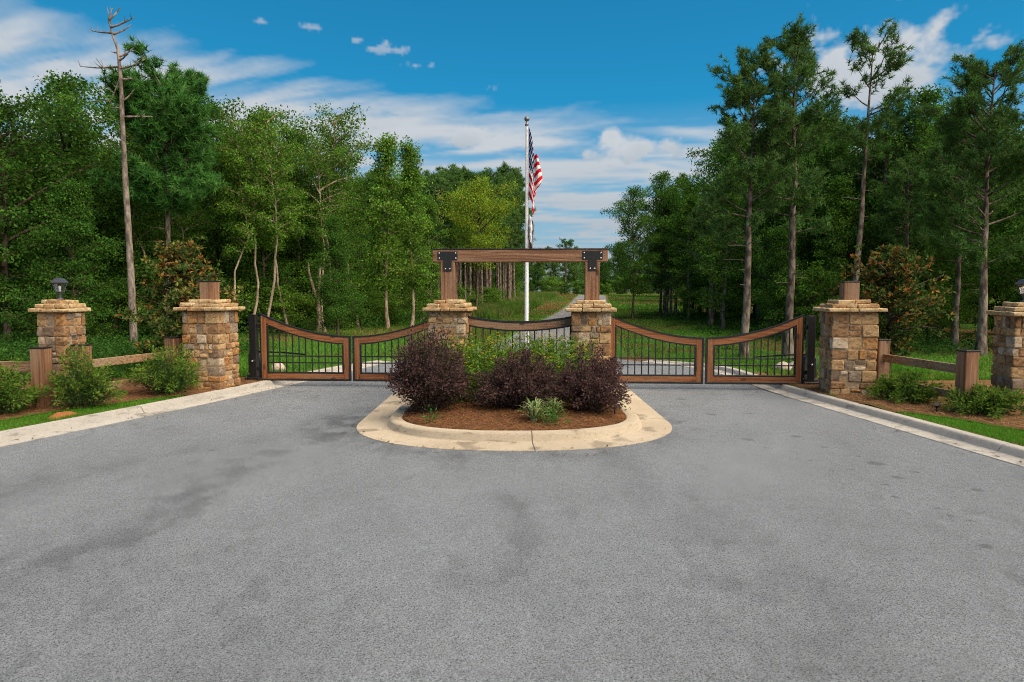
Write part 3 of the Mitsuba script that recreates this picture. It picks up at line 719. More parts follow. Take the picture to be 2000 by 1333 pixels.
# limp: the hoist runs down the pole, the fly folds over and falls
rows = []
for v_, h0, h4, x7, h7, x1, h1 in ((0, .0, .72, .19, .70, .22, .74), (.27, .50, 1.10, .21, 1.03, .265, 1.0), (.54, 1.0, 1.50, .23, 1.40, .31, 1.30), (.77, 1.35, 1.80, .14, 1.72, .19, 1.62), (1.0, 1.70, 2.22, .11, 2.08, .14, 1.95)):
    rows.append([(.036, .04, h0, 0, v_), (.105, .14, h0 * .55 + h4 * .45, .2, v_), (.15, .04, h4, .42, v_), (x7, .13, h7, .7, v_), (x1, .06, h1, 1.0, v_)])
rows = (np.array(rows) * np.array([1.28, 1, 1, 1, 1])).tolist()
m_, uv_ = sheet(rows)
tag(obj('flag', m_, 'flag_cloth', smooth=True, uv=uv_), 'limp flag with stars and red and white stripes hanging near the pole top', 'flag')
def flag2_col(p, n, uv):
    br = smoothstep(.48, .54, fbm(uv.x * 3.2 + 1, uv.y * 2.2, 4., 3))
    return mix((.66, .67, .70), (.085, .035, .022), br)
scene['flag_cloth_two'] = two({'type': 'diffuse', 'reflectance': mikit.proc(flag2_col)})
rows = []
for v_, h_ in ((0, 2.15), (.5, 2.6), (1.0, 3.0)):
    rows.append([(.04, .05, h_, 0, v_), (.10, .13, h_ + .10, .3, v_), (.13 + .04 * (1 - v_), .03, h_ + .25, .6, v_), (.19 - .08 * v_, .11, h_ + .32, .8, v_), (.15 - .05 * v_, .05, h_ + .48, 1, v_)])
m_, uv_ = sheet(rows)
tag(obj('flag_001', m_, 'flag_cloth_two', smooth=True, uv=uv_), 'limp white and brown flag hanging below the striped one', 'flag')

# ------------------------------------------------------------------ foliage tools
def leaves(P, A, N, L, W, C, fold=.25):
    """diamond leaves: base at P, along A, facing N, length L, width W, colour C (per leaf)"""
    A = unit(A); S = unit(np.cross(N, A)); N = np.cross(A, S)
    L = np.broadcast_to(L, (len(P),))[:, None]; W = np.broadcast_to(W, (len(P),))[:, None]
    m = P + A * L * .45
    v = np.stack([P, m + S * W / 2 + N * W * fold, P + A * L, m - S * W / 2 + N * W * fold], 1).reshape(-1, 3)
    i = np.arange(len(P)) * 4
    f = np.vstack([np.stack([i, i + 1, i + 2], 1), np.stack([i, i + 2, i + 3], 1)])
    return v, f, np.repeat(C, 4, 0)
def blades(P, D, N, L, W, C):
    """single triangles: needles and grass blades"""
    S = unit(np.cross(N, D)); L = np.broadcast_to(L, (len(P),))[:, None]; W = np.broadcast_to(W, (len(P),))[:, None]
    v = np.stack([P - S * W / 2, P + S * W / 2, P + unit(D) * L], 1).reshape(-1, 3)
    i = np.arange(len(P)) * 3
    return v, np.stack([i, i + 1, i + 2], 1), np.repeat(C, 3, 0)
def rdir(rng, n, up=0.0):
    d = rng.normal(size=(n, 3)); d[:, 2] += up
    return unit(d)
def tint(rng, n, base, var=.25, hue=.12):
    b = np.asarray(base, float)
    return np.clip(b * (1 + rng.uniform(-var, var, (n, 1))) * (1 + rng.uniform(-hue, hue, (n, 3))), 0, 1)

def limb_path(rng, p0, az, L, el0, el1, n=6, wob=.06):
    t = np.linspace(0, 1, n); el = el0 + (el1 - el0) * t
    st = L / (n - 1)
    azs = az + np.cumsum(rng.normal(0, wob * 2, n)) 
    d = np.stack([np.cos(el) * np.cos(azs), np.cos(el) * np.sin(azs), np.sin(el)], 1)
    P = np.vstack([[0, 0, 0], np.cumsum(d[:-1] * st, 0)]) + p0
    return P

def broadleaf(seed, H, base, R, nlimb, nleaf, leaf=.12, col=(.05, .105, .022), col2=None, shape='oval', clump=.42, r0=.10, lean=0., pale=False, low=0.0, bend=.25):
    rng = np.random.default_rng(seed)
    tr, cr = MB(), MB()
    n = 12
    zt = np.linspace(0, H * .96, n)
    off = np.cumsum(rng.normal(0, bend * .12, (n, 2)), 0); off -= off[0]
    tp = np.column_stack([off[:, 0] + lean * zt, off[:, 1], zt])
    rad = r0 * (1 - .88 * (zt / H)) * (1 + .5 * np.exp(-zt / .25))
    tr.add(*tube(tp, rad, 9))
    prof = {'oval': lambda t: np.sin(PI * np.clip(t * .86 + .12, 0, 1)) ** .7, 'column': lambda t: (.5 + .5 * np.sin(PI * np.clip(t * .8 + .15, 0, 1))) * (1.02 - t ** 3 * .8),
            'cone': lambda t: (1.02 - t) ** .75, 'vase': lambda t: (.35 + .65 * np.sin(PI * np.clip(t * .75 + .1, 0, 1)))}[shape]
    C, CW = [], []
    for i in range(nlimb):
        t = (i + rng.uniform(0, 1)) / nlimb
        z = base + (H * .97 - base) * t
        p0 = np.array([np.interp(z, zt, tp[:, k]) for k in range(3)])
        L = max(.25, R * prof(t) * rng.uniform(.45, 1.22))
        az = i * 2.399 + rng.uniform(-.4, .4)
        el0 = rng.uniform(.25, .7) + .35 * t
        lp = limb_path(rng, p0, az, L * 1.12, el0, el0 - rng.uniform(.3, .8) , 6)
        tr.add(*tube(lp, np.linspace(.022 + .012 * L, .006, 6), 5, False))
        for tt in np.linspace(.3, 1, max(3, int(L / .32))):
            c = np.array([np.interp(tt * 5, np.arange(6), lp[:, k]) for k in range(3)])
            C.append(c + rng.normal(0, .10, 3)); CW.append(.6 + .6 * tt)
            for s in range(2):
                a2 = az + rng.choice([-1, 1]) * rng.uniform(.5, 1.3); l2 = L * rng.uniform(.15, .38) * (1.15 - .5 * tt)
                e = c + np.array([math.cos(a2), math.sin(a2), rng.uniform(-.25, .5)]) * l2
                tr.add(*tube([c, (c + e) / 2 + rng.normal(0, .03, 3), e], [.01, .007, .004], 4, False))
                C.append(e); CW.append(1.0)
    C, CW = np.array(C), np.array(CW)
    k = rng.choice(len(C), nleaf, p=CW / CW.sum())
    cs = rng.uniform(.6, 1.25, len(C))                        # each clump its own size and tone
    ct_ = rng.uniform(.55, 1.45, (len(C), 1)) * (1 + rng.uniform(-.10, .10, (len(C), 3)))
    o = np.clip(rng.normal(size=(nleaf, 3)), -1.7, 1.7) * np.array([.5, .5, .34]) * clump * cs[k][:, None]
    P = C[k] + o
    P[:, 2] = np.maximum(P[:, 2], .08 + .2 * rng.random(nleaf))
    A = unit(o) * .6 + rdir(rng, nleaf) * .9 + np.array([0, 0, -.25])
    N = rdir(rng, nleaf, .9)
    c0 = tint(rng, nleaf, col) * ct_[k]
    if col2 is not None:
        mixm = (rng.random(nleaf) < .3)[:, None]; c0 = np.where(mixm, tint(rng, nleaf, col2) * ct_[k], c0)
    s = leaf * rng.uniform(.65, 1.3, nleaf)
    v, f, c = leaves(P, A, N, s, s * .62, np.clip(c0, 0, .9))
    cr.add(v, f, c)
    return tr, cr

def pine(seed, H, base, R, ntuft=1100, per=20, needle=.17, col=(.085, .175, .046), r0=.13, shape='loblolly', lean=0.0, stubs=6, wide=.021):
    rng = np.random.default_rng(seed)
    tr, cr = MB(), MB()
    n = 12; zt = np.linspace(0, H * .985, n)
    off = np.cumsum(rng.normal(0, .022, (n, 2)), 0); off -= off[0]
    tp = np.column_stack([off[:, 0] + lean * zt, off[:, 1], zt])
    tr.add(*tube(tp, np.maximum(r0 * (1 - .9 * zt / H) * (1 + .35 * np.exp(-zt / .2)), .012), 11))
    at = lambda z: np.array([np.interp(z, zt, tp[:, k]) for k in range(3)])
    for i in range(stubs):                                     # dead stubs under the crown
        z = rng.uniform(base * .55, base); lp = limb_path(rng, at(z), rng.uniform(0, 6.28), rng.uniform(.15, .8), .1, -.1, 4)
        tr.add(*tube(lp, np.linspace(.018, .006, 4), 5))
    tips, tdir = [], []
    z = base
    P_T = {'loblolly': ([0, .15, .4, .65, .85, 1], [.62, .95, 1.0, .85, .62, .25]), 'young': ([0, .2, .45, .7, .9, 1], [.7, 1.0, 1.0, .85, .6, .25]), 'thin': ([0, .3, .6, .85, 1], [.5, .8, 1., .8, .35])}[shape]
    nw = {'loblolly': 3, 'young': 5, 'thin': 2}[shape]
    while z < H * .975:
        t = (z - base) / (H - base)
        for j in range(rng.integers(nw - 1, nw + 1) if t < .85 else nw + 1):
            az = rng.uniform(0, 2 * PI); L = max(.28, R * np.interp(t, *P_T) * rng.uniform(.5, 1.2))
            el0 = rng.uniform(-.05, .35) + .6 * t
            lp = limb_path(rng, at(z + rng.uniform(-.12, .12)), az, L, el0, el0 + rng.uniform(.1, .6), 7, .08)
            tr.add(*tube(lp, np.linspace(.013 + .012 * L, .007, 7), 5, False))
            ns = max(2, int(L / .24)) if shape != 'young' else max(3, int(L / .2))
            for q in range(ns):
                tt = 1.0 if q == 0 else rng.uniform(.42 if shape != 'young' else .25, 1.0)
                c = np.array([np.interp(tt * 6, np.arange(7), lp[:, k]) for k in range(3)])
                a2 = az + (rng.uniform(-.3, .3) if q == 0 else rng.choice([-1, 1]) * rng.uniform(.5, 1.2)); l2 = rng.uniform(.15, .45) * min(1.2, .5 + .5 * L)
                d = np.array([math.cos(a2), math.sin(a2), rng.uniform(.1, .8)]); e = c + d * l2
                tr.add(*tube([c, (c + e) / 2 + rng.normal(0, .02, 3), e], [.009, .007, .005], 4, False))
                for u in range(rng.integers(6, 11)):              # a cluster of needle tufts at each twig end
                    tips.append(e + rng.normal(0, .10, 3) - d * rng.uniform(0, .20)); tdir.append(d + rng.normal(0, .45, 3) + np.array([0, 0, .25]))
        z += rng.uniform(.16, .42) * (H / 9) ** .5
    for s in range(5):
        tips.append(at(H * .985) + rng.normal(0, .05, 3)); tdir.append(np.array([0, 0, 1.]))
    tips, tdir = np.array(tips), unit(np.array(tdir))
    sel = rng.permutation(len(tips))[:ntuft] if len(tips) > ntuft else np.arange(len(tips))
    tips, tdir = tips[sel], tdir[sel]
    m = len(tips)
    tone = rng.uniform(.75, 1.25, (m, 1)) * (1 + rng.uniform(-.1, .1, (m, 3)))
    k = np.repeat(np.arange(m), per)
    D = unit(tdir[k] * .75 + rdir(rng, m * per) * .95 + np.array([0, 0, .12]))
    P = tips[k] - tdir[k] * rng.uniform(-.02, .16, (m * per, 1))
    c = np.clip(tint(rng, m * per, col, .25, .1) * tone[k], 0, .8)
    cr.add(*blades(P, D, rdir(rng, m * per), needle * rng.uniform(.7, 1.15, m * per), wide, c))
    return tr, cr

def bush(seed, H, R, nst, nleaf, leaf, col, col2, frac2=.25, up=.9, aspect=.5, dome=.7, tipcol=True, spray=.07, wild=.15):
    """many stems from the ground, leaves along their outer parts"""
    rng = np.random.default_rng(seed)
    st_, fo = MB(), MB()
    paths = []
    for i in range(nst):
        az = i * 2.399 + rng.uniform(-.3, .3); r = math.sqrt(rng.uniform(0, 1))
        L = H * (1.0 - .15 * r) * rng.uniform(.75, 1 + wild)
        tip = np.array([R * r * math.cos(az), R * r * math.sin(az), max(.12 * H, L * math.sqrt(max(.05, 1 - (r * dome) ** 2)))])
        p0 = np.array([.12 * R * math.cos(az), .12 * R * math.sin(az), 0])
        mid = p0 * .4 + tip * .6 + np.array([-.08 * R * math.cos(az), -.08 * R * math.sin(az), .12 * H]) * (.4 + r)
        t = np.linspace(0, 1, 8)[:, None]
        pa = (1 - t) ** 2 * p0 + 2 * t * (1 - t) * mid + t ** 2 * tip + np.cumsum(rng.normal(0, .012 * R, (8, 3)), 0)
        pa[:, 2] = np.maximum(pa[:, 2], 0)
        paths.append(pa); st_.add(*tube(pa, np.linspace(.009, .0025, 8) * (H / .9) ** .5, 4, False))
    paths = np.array(paths)
    k = rng.integers(0, nst, nleaf); tt = rng.uniform(0, 1, nleaf) ** .55 * 6.999
    i0 = tt.astype(int); fr = (tt - i0)[:, None]
    c = paths[k, i0] * (1 - fr) + paths[k, i0 + 1] * fr
    d = unit(paths[k, i0 + 1] - paths[k, i0])
    o = rng.normal(size=(nleaf, 3)) * spray * (1.35 - .12 * tt[:, None])
    P = c + o; P[:, 2] = np.maximum(P[:, 2], .01)
    A = d * .8 + unit(o) * .8 + rdir(rng, nleaf) * .5
    N = rdir(rng, nleaf, up)
    tone = rng.uniform(.7, 1.3, (nst, 1))
    c0 = tint(rng, nleaf, col) * tone[k]
    is2 = rng.random(nleaf) < frac2 * (np.where(tt > 4.8, 2.2, .35) if tipcol else 1)
    c0 = np.where(is2[:, None], tint(rng, nleaf, col2), c0)
    s = leaf * rng.uniform(.6, 1.3, nleaf)
    fo.add(*leaves(P, A, N, s, s * aspect, np.clip(c0, 0, .9)))
    return st_, fo

# ------------------------------------------------------------------ tree prototypes (each is planted many times)
def proto(name, tr, cr, bark, leafb):
    scene[name] = {'type': 'shapegroup', 'trunk': mikit.ply(tr.mesh(), bark, smooth=True), 'crown': mikit.ply(cr.mesh(), leafb, color=cr.color())}
DK, MD, LT, YL = (.050, .124, .023), (.082, .185, .028), (.135, .255, .036), (.24, .33, .028)
proto('oak_a', *broadleaf(11, 8.2, .9, 2.5, 44, 22000, .108, DK, MD), 'dark_bark', 'leaf')
proto('oak_b', *broadleaf(12, 9.0, 1.6, 2.2, 42, 20000, .106, MD, DK), 'dark_bark', 'leaf')
proto('oak_c', *broadleaf(13, 7.2, .4, 2.3, 46, 21000, .102, DK, MD, shape='cone'), 'dark_bark', 'leaf')
proto('gum_a', *broadleaf(14, 8.0, 1.6, .78, 46, 10500, .105, LT, MD, shape='column', clump=.34, r0=.075), 'pale_bark', 'leaf')
proto('gum_b', *broadleaf(15, 8.6, 1.0, 1.3, 46, 13500, .102, MD, LT, shape='column', clump=.36, r0=.08), 'pale_bark', 'leaf')
proto('open_a', *broadleaf(16, 9.0, 4.2, 1.6, 28, 7200, .10, MD, LT, shape='vase', clump=.34, r0=.07, bend=.9), 'pale_bark', 'leaf')
proto('open_b', *broadleaf(17, 8.5, 3.6, 1.3, 24, 5800, .10, LT, MD, shape='vase', clump=.32, r0=.065, bend=1.1), 'pale_bark', 'leaf')
proto('yellow', *broadleaf(18, 8.0, 3.0, 2.5, 40, 16000, .115, YL, LT, clump=.5, r0=.10), 'dark_bark', 'leaf')
proto('understory', *broadleaf(19, 3.4, .2, 1.5, 30, 7000, .11, MD, LT, clump=.36, r0=.04), 'dark_bark', 'leaf')
proto('understory_b', *broadleaf(20, 2.2, .1, 1.3, 26, 6000, .10, LT, MD, clump=.32, r0=.03), 'dark_bark', 'leaf')
proto('pine_a', *pine(21, 9.0, 3.6, 1.3, 2500, per=24), 'pine_bark', 'needle')
proto('pine_b', *pine(22, 8.4, 3.3, 1.35, 2600, per=24), 'pine_bark', 'needle')
proto('pine_thin', *pine(23, 8.0, 5.0, .95, 1300, per=24, shape='thin', r0=.10, lean=.05), 'pine_bark', 'needle')
proto('pine_wide', *pine(24, 8.4, 2.8, 1.85, 3300, per=24, shape='loblolly', r0=.14), 'pine_bark', 'needle')
proto('pine_young', *pine(25, 8.4, 4.3, 1.9, 5200, per=26, needle=.23, shape='young', col=(.068, .19, .042), wide=.028), 'pine_bark', 'needle')
proto('pine_far', *pine(26, 11.0, 6.2, 1.6, 1000, per=14, needle=.3, r0=.14, wide=.045), 'pine_bark', 'needle')
PH = dict(oak_a=8.2, oak_b=9.0, oak_c=7.2, gum_a=8.0, gum_b=8.6, open_a=9.0, open_b=8.5, yellow=8.0, understory=3.4, understory_b=2.2, pine_a=9.0, pine_b=8.4, pine_thin=8.0, pine_wide=8.4, pine_young=8.4, pine_far=11.0)
def plant(group, name, x, y, H, label, cat='tree', grp=None, rot=0.0, fat=1.0, kind=None):
    s = H / PH[group]
    key = numbered(name); _count[key] = 1
    scene[key] = {'type': 'instance', 'g': {'type': 'ref', 'id': group},
                  'to_world': T().translate([float(x), float(y), float(ground_z(x, y)) - .03]).rotate([0, 0, 1], float(rot)).scale([s * fat, s * fat, s])}
    return tag(key, label, cat, grp, kind)
def X(px, y): return (px - 1000) / 1333 * y
def Hh(ytop, y): return 1.75 + (570 - ytop) / 1333 * y
NEAR = [
    # prototype, kind, (x, y) in metres, height, label, turn, width
    ('oak_a', 'broadleaf_tree', -15.2, 20.5, 7.4, 'dense dark green tree at the left picture edge', 20, 1.15),
    ('oak_b', 'broadleaf_tree', -15.0, 23.5, 8.9, 'tall dark tree left of the bare dead trunk', 100, 1.1),
    ('oak_c', 'broadleaf_tree', -12.6, 19.6, 4.9, 'low bushy dark tree with leaves to the ground behind the left lantern', 65, 1.0),
    ('oak_b', 'broadleaf_tree', -14.6, 26.5, 9.4, 'dark round crowned tree just right behind the bare dead trunk', 200, 1.0),
    ('pine_young', 'pine_tree', -11.05, 22.0, 8.35, 'full green long needled pine right of the dead trunk', 0, 1.0),
    ('oak_b', 'broadleaf_tree', -12.0, 28.0, 9.2, 'broad green tree behind the long needled pine on its right side', 310, .95),
    ('open_a', 'slender_tree', -9.35, 24.5, 7.6, 'slender pale trunk rising just right of the left stub pillar', 40, .9),
    ('open_b', 'slender_tree', -9.1, 25.0, 8.0, 'bending pale trunk behind the leftmost gate post', 150, .9),
    ('oak_b', 'broadleaf_tree', -9.9, 27.2, 8.7, 'dark green tree above the bending pale trunk', 15, .85),
    ('oak_a', 'broadleaf_tree', -9.2, 30.0, 8.6, 'dark green tree over the left end of the gates', 250, .85),
    ('open_a', 'slender_tree', -7.7, 29.5, 9.2, 'thin crowned tall tree rising above its neighbours left of the columns', 260, 1.0),
    ('open_b', 'slender_tree', -7.0, 31.0, 8.2, 'thin crowned tree next to the two columnar trees', 20, 1.0),
    ('oak_c', 'broadleaf_tree', -6.5, 25.5, 4.5, 'bushy tree leafy to the ground behind the left gate leaves', 130, .85),
    ('gum_a', 'columnar_tree', -5.45, 30.0, 8.4, 'left one of the two slim columnar trees', 0, 1.0),
    ('gum_a', 'columnar_tree', -4.55, 31.0, 8.3, 'right one of the two slim columnar trees, yellower', 170, .95),
    ('yellow', 'broadleaf_tree', -2.2, 42.0, 8.2, 'bright yellow green tree above the left end of the arch', 0, .85),
    ('open_b', 'slender_tree', -12.6, 24.0, 7.2, 'thin dark trunk left of the long needled pine trunk', 80, .9),
    ('open_a', 'slender_tree', -11.6, 24.6, 6.8, 'thin trunk just right of the long needled pine trunk', 190, .9),
    ('open_b', 'slender_tree', -9.75, 23.6, 6.9, 'pale thin trunk rising behind the left stub pillar', 230, .9),
    ('open_b', 'slender_tree', -8.55, 26.2, 7.4, 'thin pale trunk above the leftmost gate leaf', 330, .9),
    ('open_a', 'slender_tree', -7.55, 27.5, 7.6, 'thin trunk above the middle of the leftmost gate leaf', 120, .9),
    ('gum_b', 'columnar_tree', -3.9, 33.0, 6.3, 'low upright tree right of the two slim columnar trees', 120, .9),
    # right of the road
    ('pine_b', 'pine_tree', 6.15, 18.0, 7.7, 'tall pine with a lower crown, left one of the two big pines', 30, 1.0),
    ('pine_a', 'pine_tree', 7.35, 18.1, 8.4, 'tallest pine on the right, its tip near the top of the picture', 100, 1.0),
    ('pine_thin', 'pine_tree', 9.35, 19.0, 8.5, 'leaning slim pine with a sparse crown behind the right stub pillar', 8, 1.0),
    ('pine_wide', 'pine_tree', 12.4, 18.0, 7.6, 'wide crowned pine at the right picture edge', 200, .95),
    ('pine_b', 'pine_tree', 12.7, 19.5, 6.6, 'pine with a dark trunk left of the right lantern pillar', 280, .9),
    ('oak_b', 'broadleaf_tree', 7.5, 42.5, 8.1, 'leafy tree nearest the road right of the arch', 0, .8),
    ('oak_b', 'broadleaf_tree', 9.8, 45.0, 9.4, 'tall round tree right of the arch, second from the road', 80, .85),
    ('gum_b', 'columnar_tree', 10.6, 41.0, 7.6, 'upright green tree between the arch and the big pines', 10, 1.1),
    ('oak_c', 'broadleaf_tree', 9.8, 25.0, 4.0, 'low bushy tree between the trunks of the two big pines', 190, .8),
    ('oak_b', 'broadleaf_tree', 14.3, 24.0, 8.6, 'tall leafy tree filling the gap left of the wide right pine', 140, .9),
    ('pine_b', 'pine_tree', 13.3, 24.5, 8.0, 'pine behind and right of the leaning slim pine', 170, 1.0),
    ('oak_a', 'broadleaf_tree', 11.9, 26.0, 7.2, 'leafy tree between the tallest pine and the leaning slim pine', 33, .9),
    ('oak_b', 'broadleaf_tree', 10.6, 28.0, 7.3, 'leafy tree behind the crowns of the two big pines', 75, .85),
    ('gum_b', 'columnar_tree', 9.3, 30.0, 6.9, 'leafy tree just left of the lower big pine', 210, 1.2),
    ('oak_a', 'broadleaf_tree', 15.4, 20.0, 6.8, 'dark leafy tree at the right picture edge behind the wide pine', 60, 1.0),
]
for g, nm, x, y, H, lb, rt, ft in NEAR: plant(g, nm, x, y, H, lb, 'tree' if 'pine' not in nm else 'pine tree', None, rt, ft)
# the wood behind, left and right
rng = np.random.default_rng(99)
MARKS = [(60, 'at the left picture edge'), (190, 'behind the left lantern pillar'), (300, 'around the bare dead trunk'), (400, 'behind the left stub pillar'), (520, 'above the left opener box'), (620, 'behind the leftmost gate leaf'),
         (720, 'where the two left gate leaves meet'), (840, 'behind the left columnar trees'), (930, 'over the left arch post'), (1040, 'left of the flagpole'), (1130, 'under the arch beam'), (1200, 'over the right arch post'),
         (1290, 'just right of the arch'), (1400, 'where the two right gate leaves meet'), (1500, 'around the lower of the big pines'), (1600, 'around the tallest pine'), (1720, 'behind the right stub pillar'),
         (1830, 'behind the right magnolia'), (1900, 'left of the right lantern pillar'), (9999, 'at the right picture edge')]
LOOK = dict(oak_a='broad dark green tree', oak_b='round crowned green tree', oak_c='low branching green tree', gum_a='slim light green tree', gum_b='upright green tree', pine_b='pine', pine_a='pine', pine_wide='wide pine', pine_far='bare stemmed pine',
            understory='tall leafy shrub', understory_b='low light green shrub')
def wood(cands, kinds, name, where, hr, minsep, out=120):
    """plants single trees at least minsep apart; those outside the picture are left out"""
    placed = []
    for x, y in cands:
        if any((x - a) ** 2 + (y - b) ** 2 < minsep ** 2 for a, b in placed): continue
        pxx = 1000 + x / y * 1333
        g = kinds[rng.integers(len(kinds))]; H = rng.uniform(*hr(x, y)); rt, ft = rng.uniform(0, 360), rng.uniform(.9, 1.15)
        placed.append((x, y))
        if not -out < pxx < 2000 + out: continue
        mark = next(m for lim, m in MARKS if pxx < lim)
        lb = ' '.join(f'{LOOK[g]} {where} {mark}'.split()[:16])
        plant(g, 'pine_tree' if 'pine' in g else name, x, y, H, lb, 'pine tree' if 'pine' in g else 'shrub' if 'shrub' in name else 'tree', lb, rt, ft)
left_edge = lambda y: np.interp(y, [18, 24, 32, 45, 60, 75, 90, 130], [-15.5, -11.5, -7.2, -4.8, -2.8, -1.2, .5, 2])
right_edge = lambda y: np.interp(y, [17, 24, 32, 45, 60, 90, 130], [8.5, 9.2, 9.2, 9.8, 13, 20, 30])
def cands(n, y0, y1, edge, side, spread, near=1.0):
    y = rng.uniform(y0, y1, n); x = edge(y) + side * (near + rng.random(n) ** 1.2 * spread)
    o = np.argsort(y); return list(zip(x[o], y[o]))
hl = lambda x, y: (Hh(360, y), Hh(265, y)) if x / y < -.40 else (Hh(430, y), Hh(345, y)) if x / y < -.2 else (Hh(450, y), Hh(385, y))
hr = lambda x, y: (Hh(420, y), Hh(355, y)) if x / y < .32 else (Hh(370, y), Hh(235, y))
wood(cands(260, 24, 52, left_edge, -1, 26, 1.5), ['oak_a', 'oak_b', 'oak_b', 'gum_b', 'oak_c'], 'forest_tree', 'in the left wood', hl, 2.9)
wood(cands(240, 22, 52, right_edge, 1, 24, 1.8), ['oak_a', 'oak_b', 'oak_b', 'pine_b', 'pine_wide', 'gum_b'], 'forest_tree', 'in the right wood', hr, 2.5)
wood(cands(200, 42, 90, left_edge, -1, 8, -.3), ['pine_far', 'pine_far', 'pine_far', 'pine_a'], 'pine_tree', 'in the far pine stand', lambda x, y: (Hh(400, y), Hh(345, y)), 1.3)
wood(cands(40, 30, 60, right_edge, 1, 6, .2), ['pine_a', 'pine_far'], 'pine_tree', 'along the right wood edge', lambda x, y: (Hh(420, y), Hh(350, y)), 2.0)
wood(cands(70, 62, 120, left_edge, -1, 40, 0), ['pine_far', 'oak_b', 'gum_b'], 'forest_tree', 'far down the road', lambda x, y: (9.5, 12.5), 4)
wood(cands(50, 62, 120, right_edge, 1, 40, 0), ['pine_far', 'oak_b', 'gum_b'], 'forest_tree', 'far down the road', lambda x, y: (9, 12), 4)
fx = [(x + rng.uniform(-.6, .6), yb + rng.uniform(0, 14)) for yb, st in ((150, 3.0), (166, 3.2), (184, 3.6)) for x in np.arange(-.42 * yb, .42 * yb, st)]
wood(fx, ['pine_far', 'oak_a', 'oak_c', 'gum_b', 'pine_wide'], 'forest_tree', 'of the distant treeline', lambda x, y: (7.5, 12.5), 1)
# understorey
us = cands(120, 21, 45, left_edge, -1, 12, -.2)
wood(us, ['understory', 'understory_b'], 'forest_shrub', 'under the left wood', lambda x, y: (1.3, 3.2), 2.1)
us = cands(90, 20, 45, right_edge, 1, 14, 1.2)
wood(us, ['understory', 'understory_b'], 'forest_shrub', 'under the right wood', lambda x, y: (1.2, 3.0), 2.3)
us = cands(160, 42, 110, left_edge, -1, 8, -.6)
wood(us, ['understory_b', 'understory'], 'forest_shrub', 'by the far pine stand', lambda x, y: (.9, 2.2), 2.2)

us = [(x + rng.uniform(-.8, .8), 145 + rng.uniform(0, 6)) for x in np.arange(-20, 62, 2.4)] + [(x + rng.uniform(-.5, .5), 156 + rng.uniform(0, 4)) for x in np.arange(-8, 66, 1.9)]
wood(us, ['understory', 'understory_b', 'oak_c'], 'forest_shrub', 'under the distant treeline', lambda x, y: (2.2, 4.2), 1)

# the dead trunk
def snag():
    rng = np.random.default_rng(5)
    k = thing('dead_tree', 'tall bare dead pine trunk with a few broken limbs', 'dead tree')
    H = 9.55; n = 26; zt = np.linspace(0, H, n)
    bx_ = -.012 * zt - .0 + np.interp(zt, [0, 7.6, 8.4, 9.0, H], [0, 0.03, -.02, -.22, -.26]); by_ = .03 * np.sin(zt * .8)
    base = np.array([-10.78, 19.4, .03])
    tp = np.column_stack([bx_, by_, zt]) + base
    r = np.interp(zt, [0, .3, 3, 6, 8, 8.7, H], [.15, .105, .088, .066, .045, .030, .009])
    obj('trunk', tube(tp, r, 14), 'dead_bark', k, smooth=True)
    at = lambda z: np.array([np.interp(z, zt, tp[:, c]) for c in range(3)])
    for z, az, L, e0, e1 in ((7.92, PI + .05, 1.25, .02, .14), (7.88, .05, .95, .06, .10), (8.85, PI - .1, .80, .12, .3), (9.0, -.1, .75, .2, .55), (8.8, .3, .6, .4, .9), (6.55, 0, .80, .1, .25), (6.8, PI, .30, .05, .1),
                             (8.2, .2, .5, .35, .7), (8.1, -.5, .45, .1, .4), (7.0, .4, .4, .5, 1.2), (8.3, PI - .4, .2, .2, .2), (7.75, PI - .2, 1.0, -1.25, -.9), (9.2, .8, .5, .8, 1.2), (9.1, PI - .8, .5, .9, 1.4), (7.6, .3, .35, -.1, .2)):
        lp = limb_path(rng, at(z), az, L, e0, e1, 8, .08)
        m = MB(); m.add(*tube(lp, np.linspace(.034 if abs(e0) < 1 else .018, .009, 8), 6))
        for q in range(4):
            i = rng.integers(3, 8); t2 = limb_path(rng, lp[i], az + rng.uniform(-1, 1), L * rng.uniform(.12, .3), rng.uniform(.3, 1.2), rng.uniform(.5, 1.5), 4, .1)
            m.add(*tube(t2, np.linspace(.013, .006, 4), 5))
        obj('limb', m.mesh(), 'dead_bark', k, smooth=True)
snag()
# a broken forked stump tree behind the left gate
k = thing('broken_tree', 'pale broken forked trunk without leaves behind the left gate', 'dead tree')
b0 = np.array([X(622, 28), 28.0, 0.0])
obj('trunk', tube(b0 + np.array([(0, 0, 0), (.02, 0, .8), (-.02, 0, 1.35)]), [.13, .095, .085], 10), 'pale_bark', k, smooth=True)
obj('limb', tube(b0 + np.array([(-.02, 0, 1.3), (-.17, 0, 1.8), (-.36, .02, 2.55), (-.38, .02, 2.95)]), [.075, .065, .05, .03], 8), 'pale_bark', k, smooth=True)
obj('limb', tube(b0 + np.array([(-.02, 0, 1.3), (.05, .02, 1.9), (.10, .03, 2.9)]), [.07, .06, .05], 8), 'pale_bark', k, smooth=True)

